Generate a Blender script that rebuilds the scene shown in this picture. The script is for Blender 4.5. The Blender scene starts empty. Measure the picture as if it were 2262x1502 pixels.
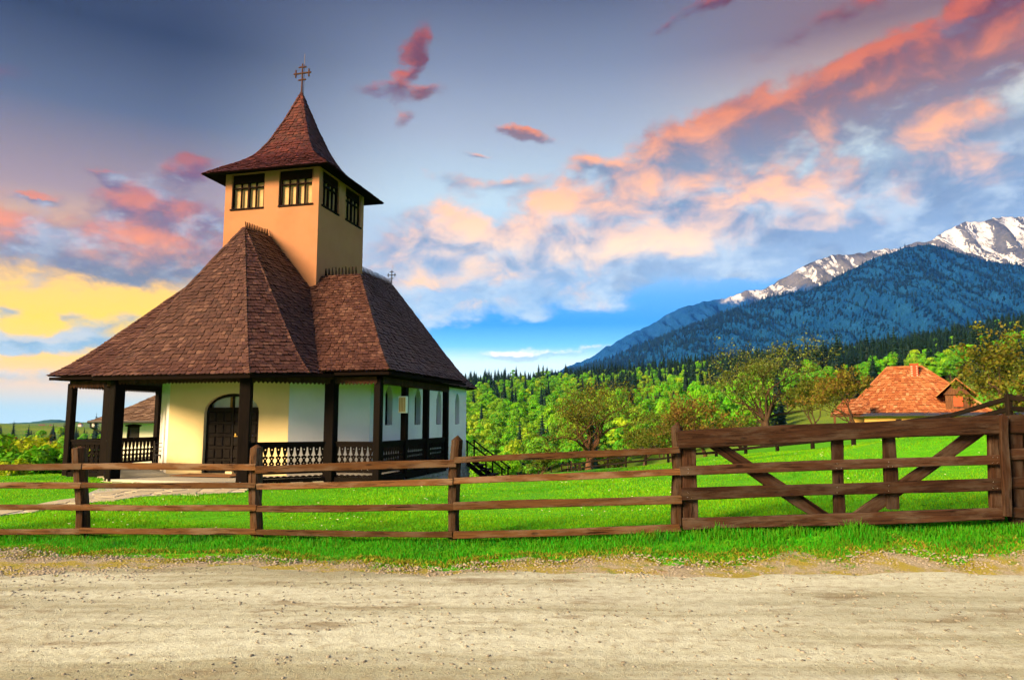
import bpy, bmesh, math, random
import numpy as np
from mathutils import Vector, Matrix, noise as mnoise

# light settings used below
EXPOSURE = 1.95
SUN_AZ, SUN_EL, SUN_POWER = -128.0, 25.0, 3.3
SKY_GAIN = 0.365
HAZE, HAZE_COL = 6.0e-5, (0.05, 0.23, 0.85, 1)


S = bpy.context.scene
C = S.collection
random.seed(7)
rng = np.random.default_rng(7)

# ---------------------------------------------------------------- camera
F_PX = 1560.0                      # focal length in photograph pixels (2262 wide)
PITCH = math.atan(179 / 1560)
EYE = 1.65
cam_d = bpy.data.cameras.new("camera")
cam_d.sensor_width = 36.0
cam_d.lens = F_PX / 2262 * 36.0
cam_d.clip_start = 0.1
cam_d.clip_end = 60000
cam = bpy.data.objects.new("camera", cam_d)
C.objects.link(cam)
cam.location = (0, 0, EYE)
cam.rotation_euler = (math.pi / 2 + PITCH, 0, 0)
S.camera = cam

CP, SP = math.cos(PITCH), math.sin(PITCH)


def ray(x, y):
    u = (x - 1131) / F_PX
    v = (751 - y) / F_PX
    return np.array([u, CP - v * SP, SP + v * CP])


def at(x, y, Y):                   # the point at distance Y in front that the photograph shows at pixel x, y
    d = ray(x, y)
    return Vector(d * Y / d[1]) + Vector((0, 0, EYE))


def azel(x, y):
    d = ray(x, y)
    d = d / np.linalg.norm(d)
    return math.atan2(d[0], d[1]), math.asin(d[2])


# ---------------------------------------------------------------- render settings
S.render.engine = 'CYCLES'
S.cycles.use_denoising = True
S.cycles.use_adaptive_sampling = True
S.cycles.adaptive_threshold = 0.02
S.cycles.adaptive_min_samples = 12
S.cycles.max_bounces = 6
S.cycles.diffuse_bounces = 3
S.cycles.glossy_bounces = 3
S.cycles.transparent_max_bounces = 12
S.cycles.volume_bounces = 1
S.cycles.caustics_reflective = False
S.cycles.caustics_refractive = False
S.view_settings.view_transform = 'Standard'
S.view_settings.look = 'None'
S.view_settings.gamma = 1.0
S.view_settings.use_curve_mapping = False
S.view_settings.exposure = EXPOSURE

# ---------------------------------------------------------------- node helpers


def lin(r, g, b):
    def f(c):
        c /= 255.0
        return c / 12.92 if c <= 0.04045 else ((c + 0.055) / 1.055) ** 2.4
    return (f(r), f(g), f(b), 1.0)


class G:
    """thin wrapper round a node tree"""

    def __init__(self, tree):
        self.t = tree
        self.n = tree.nodes
        self.l = tree.links

    def put(self, sock, val):
        if val is None:
            return
        if isinstance(val, bpy.types.NodeSocket):
            self.l.new(val, sock)
        else:
            sock.default_value = val

    def node(self, kind, props=None, ins=None):
        nd = self.n.new(kind)
        for k, v in (props or {}).items():
            setattr(nd, k, v)
        for k, v in (ins or {}).items():
            self.put(nd.inputs[k], v)
        return nd

    def math(self, op, a, b=None, c=None, clamp=False):
        nd = self.node('ShaderNodeMath', {'operation': op, 'use_clamp': clamp})
        self.put(nd.inputs[0], a)
        self.put(nd.inputs[1], b)
        self.put(nd.inputs[2], c)
        return nd.outputs[0]

    def vmath(self, op, a, b=None, scale=None):
        nd = self.node('ShaderNodeVectorMath', {'operation': op})
        self.put(nd.inputs[0], a)
        if b is not None:
            self.put(nd.inputs[1], b)
        if scale is not None:
            self.put(nd.inputs['Scale'], scale)
        return nd.outputs['Value'] if op in ('DOT_PRODUCT', 'LENGTH', 'DISTANCE') else nd.outputs[0]

    def step(self, v, lo, hi, a=0.0, b=1.0):
        nd = self.node('ShaderNodeMapRange', {'interpolation_type': 'SMOOTHSTEP'})
        self.put(nd.inputs[0], v)
        for i, k in enumerate((lo, hi, a, b)):
            self.put(nd.inputs[1 + i], k)
        return nd.outputs[0]

    def mix(self, f, a, b, blend='MIX'):
        nd = self.node('ShaderNodeMix', {'data_type': 'RGBA', 'blend_type': blend})
        self.put(nd.inputs[0], f)
        self.put(nd.inputs[6], a)
        self.put(nd.inputs[7], b)
        return nd.outputs[2]

    def noise(self, vec, scale, detail=4.0, rough=0.55, out=0, dist=0.0):
        nd = self.node('ShaderNodeTexNoise', {}, {'Scale': scale, 'Detail': detail, 'Roughness': rough, 'Distortion': dist})
        if vec is not None:
            self.l.new(vec, nd.inputs['Vector'])
        return nd.outputs[out]

    def ramp(self, f, stops, interp='LINEAR'):
        nd = self.node('ShaderNodeValToRGB')
        self.put(nd.inputs[0], f)
        cr = nd.color_ramp
        cr.interpolation = interp
        while len(cr.elements) < len(stops):
            cr.elements.new(0.5)
        for e, (p, c) in zip(cr.elements, sorted(stops, key=lambda s: s[0])):
            e.position = p
            e.color = c
        return nd.outputs[0]

    def mapping(self, vec, loc=(0, 0, 0), rot=(0, 0, 0), scale=(1, 1, 1), kind='POINT'):
        nd = self.node('ShaderNodeMapping', {'vector_type': kind}, {'Location': loc, 'Rotation': rot, 'Scale': scale})
        self.l.new(vec, nd.inputs['Vector'])
        return nd.outputs[0]

# ---------------------------------------------------------------- sky
world = bpy.data.worlds.new("World")
S.world = world
world.use_nodes = True
wt = world.node_tree
wt.nodes.clear()

# x, y of the cloud in the photograph, half length, half height, tilt in degrees, weight
CLOUDS = [
    (1560, 305, 215, 62, 13, 1.15), (1690, 258, 90, 62, 10, .6), (1960, 205, 220, 62, 19, 1.15), (2190, 130, 150, 62, 14, 1.0),
    (1930, 140, 150, 26, 17, .95), (2140, 45, 170, 32, 24, .9), (1550, 14, 120, 22, 18, .8), (1800, 60, 200, 25, 10, .35),
    (912, 118, 60, 24, 56, .80), (880, 170, 40, 20, 30, .5), (900, 208, 110, 18, 4, .82), (880, 265, 26, 22, 0, .6),
    (280, 545, 250, 48, -3, 1.2), (250, 596, 140, 26, -12, .75), (420, 500, 160, 60, 0, .8), (330, 448, 110, 30, -4, .95), (410, 385, 60, 26, 12, .9),
    (470, 600, 160, 22, 0, .6), (85, 428, 32, 8, 0, .7), (225, 388, 40, 9, -8, .6),
    (1125, 284, 80, 11, -17, .62), (1200, 318, 90, 10, -14, .42), (1020, 335, 60, 10, -4, .45), (1120, 405, 70, 20, 10, .5), (990, 395, 60, 22, -20, .6),
    (1330, 375, 40, 18, 0, .6), (1240, 455, 105, 50, 6, 1.1), (1380, 440, 110, 55, 4, 1.1), (1130, 520, 190, 50, 4, 1.0), (940, 500, 95, 62, 0, .9),
    (1570, 425, 170, 60, 6, 1.3), (1760, 420, 150, 40, 8, .6), (1990, 425, 230, 58, 6, 1.4), (2130, 275, 75, 40, 0, 1.0), (2260, 330, 110, 60, 6, .9),
    (2180, 450, 240, 60, 4, 1.4), (2060, 505, 280, 42, 3, 1.2), (1740, 480, 260, 55, 3, 1.3), (1300, 570, 300, 62, 2, 1.25), (1550, 560, 220, 52, 3, 1.2), (1000, 585, 190, 60, 2, .9),
    (950, 640, 130, 32, 6, .95), (1060, 690, 190, 30, 3, .75), (1850, 525, 190, 36, 4, 1.2), (1180, 640, 230, 40, 2, .7),
    (150, 752, 190, 20, 2, .85), (265, 712, 60, 28, 18, .9), (165, 688, 26, 13, 0, .8), (20, 742, 90, 22, 0, .75), (20, 690, 35, 14, 0, .7),
    (1175, 782, 150, 15, 3, 1.0), (60, 830, 200, 18, 2, .55),
    # the same sky goes on past the frame
    (-350, 560, 260, 60, 3, 1.0), (-500, 350, 240, 50, 8, .9), (-300, 150, 200, 40, 14, .8), (2600, 300, 300, 80, 10, 1.0), (2700, 80, 280, 60, 14, .9), (2650, 480, 300, 60, 4, .9),
    (700, -250, 260, 40, 10, .7), (1500, -350, 320, 50, 12, .8), (300, -420, 260, 50, 8, .7), (2300, -300, 320, 60, 14, .8),
]

ng = bpy.data.node_groups.new("cloud_field", 'ShaderNodeTree')
ng.interface.new_socket(name="P", in_out='INPUT', socket_type='NodeSocketVector')
ng.interface.new_socket(name="D", in_out='OUTPUT', socket_type='NodeSocketFloat')
ng.interface.new_socket(name="Rise", in_out='OUTPUT', socket_type='NodeSocketFloat')
g = G(ng)
gi = g.node('NodeGroupInput')
go = g.node('NodeGroupOutput')
pz = g.node('ShaderNodeSeparateXYZ')
g.l.new(gi.outputs[0], pz.inputs[0])
acc = rise = None
for (cx, cy, hw, hh, tilt, wgt) in CLOUDS:
    az, el = azel(cx, cy)
    ct, st = math.cos(math.radians(tilt)), math.sin(math.radians(tilt))
    ka, kb = F_PX / hw, F_PX / hh
    xr = g.math('MULTIPLY_ADD', pz.outputs[0], ct * ka, g.math('MULTIPLY_ADD', pz.outputs[1], st * ka, -(az * ct + el * st) * ka))
    yr = g.math('MULTIPLY_ADD', pz.outputs[0], -st * kb, g.math('MULTIPLY_ADD', pz.outputs[1], ct * kb, (az * st - el * ct) * kb))
    d2 = g.math('MULTIPLY_ADD', yr, yr, g.math('MULTIPLY', xr, xr))
    e = g.math('MULTIPLY', g.math('EXPONENT', g.math('MULTIPLY', d2, -1.0)), wgt)
    acc = g.math('ADD', e, acc) if acc is not None else e
    # slope of the field along a line that leans up and to the left: a thinning cloud there is a lit top
    k = g.math('MULTIPLY_ADD', xr, (st * .94 - ct * .34) * ka, g.math('MULTIPLY', yr, (ct * .94 + st * .34) * kb))
    rise = g.math('MULTIPLY_ADD', e, k, rise) if rise is not None else g.math('MULTIPLY', e, k)
g.l.new(acc, go.inputs[0])
g.l.new(rise, go.inputs[1])

w = G(wt)
tc = w.node('ShaderNodeTexCoord')
D = tc.outputs['Generated']
sep = w.node('ShaderNodeSeparateXYZ')
w.l.new(D, sep.inputs[0])
az = w.math('ARCTAN2', sep.outputs[0], sep.outputs[1])
el = w.math('ARCSINE', sep.outputs[2])
cmb = w.node('ShaderNodeCombineXYZ')
w.l.new(az, cmb.inputs[0])
w.l.new(el, cmb.inputs[1])
P = cmb.outputs[0]
# uneven edges: the field is warped by noise, then eaten away by finer noise
wob = w.noise(w.mapping(P, scale=(1.0, 1.7, 1.0)), 9.0, 5.0, 0.6, out=1)
wob = w.vmath('SCALE', w.vmath('SUBTRACT', wob, (0.5, 0.5, 0.5)), scale=0.085)
PW = w.vmath('ADD', P, w.vmath('MULTIPLY', wob, (1.0, 0.75, 0.0)))
fine = w.noise(w.mapping(P, scale=(1.0, 1.8, 1.0)), 11.0, 7.0, 0.60)
puff = w.noise(w.mapping(P, scale=(1.0, 1.45, 1.0)), 13.0, 6.5, 0.58, dist=0.4)


fld = w.node('ShaderNodeGroup', {'node_tree': ng})
w.l.new(PW, fld.inputs[0])
dens = w.math('SUBTRACT', 1.0, w.math('EXPONENT', w.math('MULTIPLY', fld.outputs[0], -1.25)))
nz = w.math('ADD', w.math('MULTIPLY', w.math('SUBTRACT', fine, 0.5), 1.35), w.math('MULTIPLY', w.math('SUBTRACT', puff, 0.5), 1.2))
body = w.math('ADD', dens, w.math('MULTIPLY', nz, w.step(dens, 0.05, 0.5, 0.30, 1.0)))
alpha = w.step(body, 0.24, 0.74)
lit = w.math('ADD', w.math('MULTIPLY', fld.outputs[1], 0.024), w.math('MULTIPLY', w.math('SUBTRACT', puff, 0.5), 2.7))
lit = w.math('ADD', lit, w.math('MULTIPLY', w.math('SUBTRACT', fine, 0.5), -0.9))
grey_side = w.math('MULTIPLY', w.step(az, azel(1640, 400)[0], azel(1960, 400)[0]), w.step(el, azel(1900, 300)[1], azel(1900, 385)[1]))
lit = w.math('SUBTRACT', lit, w.math('MULTIPLY', grey_side, 0.42))
cream = w.math('MULTIPLY', w.math('MULTIPLY', w.step(az, azel(860, 520)[0], azel(1060, 520)[0]), w.step(az, azel(1620, 520)[0], azel(1420, 520)[0])), w.math('MULTIPLY', w.step(el, azel(1250, 640)[1], azel(1250, 560)[1]), w.step(el, azel(1250, 400)[1], azel(1250, 470)[1])))
lit = w.math('ADD', lit, w.math('MULTIPLY', cream, 0.28))
lit = w.step(lit, -0.26, 0.86)

# clear sky: one ramp for the sunset side, one for the middle, one for the far side
e01 = w.math('DIVIDE', el, 1.5708, clamp=True)


def elp(y, x=1131):
    return azel(x, y)[1] / 1.5708


left = w.ramp(e01, [(0.0, lin(176, 205, 220)), (elp(900, 60), lin(172, 202, 214)), (elp(845, 60), lin(226, 196, 166)), (elp(795, 60), lin(255, 200, 110)), (elp(700, 60), lin(255, 206, 48)),
                    (elp(600, 60), lin(255, 196, 84)), (elp(510, 60), lin(222, 172, 118)), (elp(400, 60), lin(154, 132, 134)), (elp(200, 60), lin(84, 94, 116)), (elp(0, 60), lin(44, 58, 82)), (0.62, lin(92, 102, 132)), (1.0, lin(140, 150, 172))])
midc = w.ramp(e01, [(0.0, lin(214, 234, 238)), (elp(800), lin(206, 231, 240)), (elp(765), lin(112, 190, 240)), (elp(715), lin(52, 148, 228)), (elp(660), lin(84, 160, 222)), (elp(590), lin(150, 184, 212)),
                    (elp(450), lin(176, 196, 206)), (elp(300), lin(148, 158, 174)), (elp(150), lin(112, 122, 144)), (elp(0), lin(80, 90, 114)), (0.62, lin(112, 122, 148)), (1.0, lin(140, 150, 172))])
rite = w.ramp(e01, [(0.0, lin(190, 216, 230)), (elp(700, 2100), lin(70, 150, 224)), (elp(520, 2100), lin(120, 170, 214)), (elp(350, 2100), lin(178, 200, 208)), (elp(180, 2100), lin(184, 176, 166)), (elp(60, 2100), lin(150, 126, 124)),
                    (elp(0, 2100), lin(118, 96, 104)), (0.62, lin(120, 124, 148)), (1.0, lin(140, 150, 172))])
sky = w.mix(w.step(az, azel(330, 600)[0], azel(1000, 600)[0]), left, midc)
sky = w.mix(w.step(az, azel(1300, 300)[0], azel(2000, 300)[0]), sky, rite)
# cloud colours
warm_hi = w.ramp(e01, [(0.0, lin(255, 240, 214)), (elp(780), lin(255, 240, 216)), (elp(650), lin(255, 196, 130)), (elp(560), lin(255, 214, 176)), (elp(450), lin(255, 184, 132)), (elp(360), lin(242, 162, 112)), (elp(290), lin(214, 124, 82)), (elp(180), lin(186, 90, 66)), (elp(30), lin(152, 76, 76)), (1.0, lin(84, 60, 86))])
warm_lo = w.ramp(e01, [(0.0, lin(190, 214, 228)), (elp(740), lin(150, 186, 214)), (elp(620), lin(150, 174, 200)), (elp(540), lin(128, 150, 178)), (elp(450), lin(116, 134, 160)), (elp(380), lin(118, 126, 146)), (elp(290), lin(120, 94, 104)), (elp(180), lin(104, 58, 72)), (elp(30), lin(92, 56, 78)), (1.0, lin(52, 48, 76))])
lit_left = w.ramp(e01, [(0.0, lin(250, 214, 180)), (elp(740, 300), lin(176, 190, 200)), (elp(640, 300), lin(222, 166, 124)), (elp(520, 300), lin(238, 136, 76)), (elp(420, 300), lin(186, 108, 92)), (elp(300, 300), lin(150, 84, 86)), (elp(120, 300), lin(150, 72, 84)), (1.0, lin(70, 54, 84))])
lo_left = w.ramp(e01, [(0.0, lin(150, 190, 210)), (elp(740, 300), lin(120, 164, 192)), (elp(620, 300), lin(98, 116, 138)), (elp(520, 300), lin(118, 100, 116)), (elp(400, 300), lin(104, 80, 106)), (elp(200, 300), lin(116, 66, 86)), (1.0, lin(44, 44, 74))])
side = w.step(az, azel(560, 500)[0], azel(980, 500)[0])
hi = w.mix(side, lit_left, warm_hi)
lo = w.mix(side, lo_left, warm_lo)
lo = w.mix(w.math('MULTIPLY', w.step(fine, 0.46, 0.66), w.step(el, azel(1700, 330)[1], azel(1700, 430)[1], 0.0, 0.6)), lo, lin(196, 208, 216))
lo = w.mix(w.math('MULTIPLY', w.step(puff, 0.50, 0.34), 0.35), lo, lin(96, 112, 140))
cloud = w.mix(lit, lo, hi)
sky = w.mix(w.math('MULTIPLY', alpha, 0.94), sky, cloud)

nish = w.node('ShaderNodeTexSky', {'sky_type': 'NISHITA', 'sun_disc': False})
nish.sun_elevation = math.radians(SUN_EL)
nish.sun_rotation = math.radians(SUN_AZ)
nish.altitude = 700
nish.dust_density = 2.0
base = w.mix(1.0, sky, w.mix(1.0, nish.outputs[0], (0.006, 0.006, 0.006, 1), 'MULTIPLY'), 'ADD')
# the air in front adds blue and dims: the sky behind it is that much clearer
base = w.mix(1.0, w.mix(1.0, base, (0.004, 0.024, 0.055, 1), 'SUBTRACT'), (1.20, 1.24, 1.26, 1), 'MULTIPLY')
base = w.mix(1.0, base, (0.0, 0.0, 0.0, 1), 'LIGHTEN')
bg = w.node('ShaderNodeBackground', {}, {'Color': base, 'Strength': SKY_GAIN})
wo = w.node('ShaderNodeOutputWorld')
w.l.new(bg.outputs[0], wo.inputs['Surface'])
world.cycles.sampling_method = 'MANUAL'
world.cycles.sample_map_resolution = 512

# ---------------------------------------------------------------- sun
sun_d = bpy.data.lights.new("sun", 'SUN')
sun_d.energy = SUN_POWER
sun_d.angle = math.radians(20.0)
sun_d.color = (1.0, 0.68, 0.37)
sun = bpy.data.objects.new("sun", sun_d)
C.objects.link(sun)
sa, se = math.radians(SUN_AZ), math.radians(SUN_EL)
sun_dir = Vector((math.sin(sa) * math.cos(se), math.cos(sa) * math.cos(se), math.sin(se)))   # towards the sun
sun.rotation_euler = sun_dir.to_track_quat('Z', 'Y').to_euler()

# ---------------------------------------------------------------- materials
MAT = {}


def material(name):
    m = bpy.data.materials.new(name)
    m.use_nodes = True
    m.node_tree.nodes.clear()
    g = G(m.node_tree)
    out = g.node('ShaderNodeOutputMaterial')
    bs = g.node('ShaderNodeBsdfPrincipled')
    g.l.new(bs.outputs[0], out.inputs['Surface'])
    MAT[name] = m
    return m, g, bs, out


def bump(g, bs, h, dist, strength=1.0):
    b = g.node('ShaderNodeBump', {}, {'Strength': strength, 'Distance': dist})
    g.l.new(h, b.inputs['Height'])
    g.l.new(b.outputs[0], bs.inputs['Normal'])


def coords(g, kind='Object'):
    return g.node('ShaderNodeTexCoord').outputs[kind]


def rand(g):
    a = g.node('ShaderNodeObjectInfo').outputs['Random']
    b = g.node('ShaderNodeNewGeometry').outputs['Random Per Island']
    return g.math('FRACT', g.math('ADD', a, g.math('MULTIPLY', b, 7.31)))


def wpos(g):
    return g.node('ShaderNodeNewGeometry').outputs['Position']


def plaster(name, c, dark):
    m, g, bs, o = material(name)
    p = wpos(g)
    n = g.noise(p, 1.1, 5, 0.6)
    col = g.mix(g.step(n, 0.35, 0.75), c, dark)
    streak = g.noise(g.mapping(p, scale=(3.0, 3.0, 0.35)), 2.0, 4, 0.6)
    col = g.mix(g.math('MULTIPLY', g.step(streak, 0.56, 0.8), 0.35), col, dark)
    zz = g.node('ShaderNodeSeparateXYZ')
    g.l.new(p, zz.inputs[0])
    foot = g.step(g.math('ADD', zz.outputs[2], g.math('MULTIPLY', g.math('SUBTRACT', g.noise(p, 3.0, 5, 0.7), 0.5), 1.1)), 0.75, 0.05)
    col = g.mix(g.math('MULTIPLY', foot, 0.45), col, (0.30, 0.25, 0.17, 1))
    fleck = g.noise(p, 9.0, 6, 0.75)
    col = g.mix(g.step(fleck, 0.58, 0.72, 0.0, 0.3), col, dark)
    g.l.new(col, bs.inputs['Base Color'])
    bs.inputs['Roughness'].default_value = 0.9
    bs.inputs['Specular IOR Level'].default_value = 0.2
    bump(g, bs, g.noise(p, 45, 4, 0.7), 0.006, 0.5)


plaster('tower_plaster', (0.37, 0.178, 0.096, 1), (0.33, 0.153, 0.080, 1))  # warm evening light put into the colour of all tower walls
plaster('sunlit_plaster', (0.74, 0.62, 0.34, 1), (0.70, 0.58, 0.31, 1))  # door wall only: yellow sunlight put into a copy of the white plaster
plaster('white_plaster', (0.86, 0.88, 0.87, 1), (0.76, 0.79, 0.79, 1))


def wood(name, a, b, c, rough=0.85, scale=1.0, axis='X', bumpd=0.006, grey=None):
    """grain along the local X axis, with knots"""
    m, g, bs, o = material(name)
    p = coords(g)
    r = g.node('ShaderNodeObjectInfo').outputs['Random']
    off = g.node('ShaderNodeCombineXYZ')
    g.l.new(g.math('MULTIPLY', r, 37.0), off.inputs[0])
    g.l.new(g.math('MULTIPLY', r, 11.0), off.inputs[1])
    p = g.vmath('ADD', p, off.outputs[0])
    st = {'X': (0.5, 9, 9), 'Z': (9, 9, 0.5), 'Y': (9, 0.5, 9)}[axis]
    wn = g.noise(g.mapping(p, scale=tuple(k * 0.35 for k in st)), 1.6 * scale, 3, 0.5)
    grain = g.noise(g.mapping(p, scale=st), 3.2 * scale, 6, 0.65, dist=1.2)
    rings = g.math('FRACT', g.math('ADD', g.math('MULTIPLY', wn, 9.0), g.math('MULTIPLY', grain, 1.4)))
    v = g.node('ShaderNodeTexVoronoi', {'feature': 'F1'}, {'Scale': 2.0 * scale})
    g.l.new(g.mapping(p, scale={'X': (1.0, 2.6, 2.6), 'Z': (2.6, 2.6, 1.0), 'Y': (2.6, 1.0, 2.6)}[axis]), v.inputs['Vector'])
    knot = g.step(v.outputs['Distance'], 0.06, 0.14, 1.0, 0.0)
    col = g.mix(g.step(grain, 0.32, 0.7), a, b)
    col = g.mix(g.math('MULTIPLY', g.step(rings, 0.6, 0.98), 0.55), col, c)
    col = g.mix(g.math('MULTIPLY', knot, 0.85), col, c)
    big = g.noise(p, 1.4, 3, 0.5)
    col = g.mix(g.math('MULTIPLY', g.step(big, 0.5, 0.75), 0.4), col, c)
    if grey:
        wn2 = g.noise(g.mapping(p, scale=tuple(k ** .5 for k in st)), 2.3, 6, 0.7)
        col = g.mix(g.step(wn2, 0.44, 0.66, 0.0, 0.8), col, grey)
        crack = g.noise(g.mapping(p, scale=tuple(k * 1.6 for k in st)), 2.0, 3, 0.5)
        col = g.mix(g.step(crack, 0.36, 0.30, 0.0, 0.9), col, tuple(k * .35 for k in c[:3]) + (1,))
    hs = g.node('ShaderNodeHueSaturation', {}, {'Hue': 0.5, 'Saturation': 1.0})
    g.l.new(g.math('ADD', 0.66, g.math('MULTIPLY', r, 0.72)), hs.inputs['Value'])
    g.l.new(col, hs.inputs['Color'])
    g.l.new(hs.outputs[0], bs.inputs['Base Color'])
    bs.inputs['Roughness'].default_value = rough
    bs.inputs['Specular IOR Level'].default_value = 0.08
    bump(g, bs, g.math('ADD', grain, g.math('MULTIPLY', rings, 0.25)), bumpd, 0.8)


wood('fence_wood', (0.0684, 0.0317, 0.0130, 1), (0.1188, 0.0590, 0.0245, 1), (0.0158, 0.0072, 0.0043, 1), grey=(0.135, 0.098, 0.068, 1))
wood('fence_post_wood', (0.0396, 0.0194, 0.0094, 1), (0.0756, 0.0389, 0.0180, 1), (0.0115, 0.0058, 0.0036, 1), grey=(0.085, 0.064, 0.050, 1))
wood('gate_wood', (0.0245, 0.0115, 0.0065, 1), (0.0461, 0.0223, 0.0130, 1), (0.0058, 0.0029, 0.0022, 1), grey=(0.062, 0.046, 0.036, 1))
wood('field_fence_wood', (0.010, 0.007, 0.006, 1), (0.018, 0.012, 0.009, 1), (0.005, 0.0035, 0.003, 1))
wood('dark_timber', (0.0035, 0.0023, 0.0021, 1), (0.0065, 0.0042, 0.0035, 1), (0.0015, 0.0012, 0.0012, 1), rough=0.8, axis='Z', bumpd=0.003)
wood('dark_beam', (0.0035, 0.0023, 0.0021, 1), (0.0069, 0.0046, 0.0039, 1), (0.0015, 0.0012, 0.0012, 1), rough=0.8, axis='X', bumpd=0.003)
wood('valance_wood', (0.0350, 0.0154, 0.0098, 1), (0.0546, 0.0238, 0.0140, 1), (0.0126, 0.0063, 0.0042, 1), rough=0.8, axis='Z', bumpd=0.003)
wood('window_wood', (0.0090, 0.0030, 0.0021, 1), (0.0132, 0.0048, 0.0033, 1), (0.0036, 0.0015, 0.0012, 1), rough=0.8, axis='Z', bumpd=0.002)
wood('barn_wood', (0.10, 0.045, 0.025, 1), (0.16, 0.075, 0.04, 1), (0.03, 0.016, 0.01, 1), axis='Z')


def flat(name, c, rough=0.6, metal=0.0, spec=0.4, var=0.15, scale=6.0):
    m, g, bs, o = material(name)
    n = g.noise(coords(g), scale, 4, 0.6)
    d = tuple(k * (1 - var) for k in c[:3]) + (1,)
    u = tuple(min(1, k * (1 + var)) for k in c[:3]) + (1,)
    g.l.new(g.mix(n, d, u), bs.inputs['Base Color'])
    bs.inputs['Roughness'].default_value = rough
    bs.inputs['Metallic'].default_value = metal
    bs.inputs['Specular IOR Level'].default_value = spec
    return m, g, bs


def shingles(name, stops, rough=0.55, spec=0.35):
    m, g, bs, o = material(name)
    r = rand(g)
    col = g.ramp(r, stops)
    p = wpos(g)
    patch = g.noise(p, 0.9, 4, 0.6)
    col = g.mix(g.math('MULTIPLY', g.step(patch, 0.5, 0.72), 0.55), col, stops[0][1])
    grain = g.noise(g.mapping(p, scale=(22, 22, 4)), 2.0, 4, 0.6)
    col = g.mix(g.step(grain, 0.35, 0.75, 0.0, 0.45), col, stops[0][1])
    g.l.new(col, bs.inputs['Base Color'])
    bs.inputs['Roughness'].default_value = rough
    bs.inputs['Specular IOR Level'].default_value = spec
    bump(g, bs, grain, 0.004, 0.6)
    flat(name + '_end', tuple(k * .30 for k in stops[0][1][:3]) + (1,), 0.95, spec=.1)  # dark butt faces: shadow lines between rows put into the colour


shingles('church_shingle', [(0.0, (0.034, 0.0125, 0.0095, 1)), (0.35, (0.053, 0.0200, 0.0150, 1)), (0.7, (0.072, 0.0300, 0.0225, 1)), (0.93, (0.094, 0.0450, 0.0335, 1)), (1.0, (0.130, 0.068, 0.052, 1))])
shingles('tower_shingle', [(0.0, (0.026, 0.0040, 0.0036, 1)), (0.4, (0.048, 0.0075, 0.0060, 1)), (0.8, (0.072, 0.0115, 0.0085, 1)), (1.0, (0.110, 0.024, 0.015, 1))])
shingles('cottage_shingle', [(0.0, (0.085, 0.052, 0.038, 1)), (0.5, (0.14, 0.092, 0.068, 1)), (1.0, (0.23, 0.165, 0.125, 1))], 0.85, .1)
shingles('orange_tile', [(0.0, (0.2322, 0.0731, 0.0301, 1)), (0.4, (0.3182, 0.1161, 0.0473, 1)), (0.8, (0.3956, 0.1634, 0.0688, 1)), (1.0, (0.4472, 0.2580, 0.1376, 1))], 0.85, .1)


flat('roof_underlay', (0.010, 0.006, 0.005, 1), 0.95, spec=.05)
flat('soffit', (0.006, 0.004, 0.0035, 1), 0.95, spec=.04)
flat('door_wood', (0.006, 0.004, 0.0035, 1), 0.6, var=0.35, spec=.12)
flat('brass', (0.75, 0.48, 0.14, 1), 0.3, 1.0)
flat('iron', (0.012, 0.011, 0.011, 1), 0.45, 0.0)
flat('cross_iron', (0.05, 0.014, 0.008, 1), 0.5, 0.0)
flat('curtain', (0.75, 0.78, 0.80, 1), 0.9)
flat('lit_pane_backing', (0.70, 0.42, 0.20, 1), 0.9, var=0.25, scale=3)  # sunlit amber of the tower panes as a colour
flat('curtain_ochre', (0.42, 0.20, 0.05, 1), 0.9)
flat('doormat', (0.16, 0.075, 0.03, 1), 0.95, var=0.3, scale=40)
flat('brick_red', (0.50, 0.07, 0.025, 1), 0.85, var=0.3)
flat('pale_mortar', (0.55, 0.50, 0.44, 1), 0.9)
flat('yellow_wall', (0.52, 0.32, 0.09, 1), 0.9, var=0.2, scale=2)
flat('cottage_wall', (0.84, 0.82, 0.72, 1), 0.9, var=0.05)
flat('blue_sheet', (0.02, 0.028, 0.045, 1), 0.6, 0.2, var=0.3)
flat('grey_post', (0.10, 0.085, 0.075, 1), 0.8)
flat('box_cream', (0.75, 0.60, 0.36, 1), 0.7)
flat('box_white', (0.82, 0.82, 0.80, 1), 0.6)
flat('dark_void', (0.006, 0.006, 0.006, 1), 0.6)
flat('village_wall', (0.62, 0.58, 0.55, 1), 0.9)
flat('village_roof', (0.30, 0.12, 0.07, 1), 0.9)
flat('white_paint', (0.6, 0.57, 0.52, 1), 0.8, var=0.3, scale=14)
flat('nail', (0.5, 0.5, 0.5, 1), 0.4, 0.9)


def stone(name, a, b, c):
    m, g, bs, o = material(name)
    r = rand(g)
    p = wpos(g)
    n = g.noise(p, 7, 5, 0.65)
    col = g.mix(n, g.ramp(r, [(0, a), (0.5, b), (1, c)]), a)
    col = g.mix(g.step(g.noise(p, 22, 3, 0.6), 0.55, 0.7, 0, 0.5), col, b)
    g.l.new(col, bs.inputs['Base Color'])
    bs.inputs['Roughness'].default_value = 0.9
    bump(g, bs, n, 0.02, 0.8)


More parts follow.
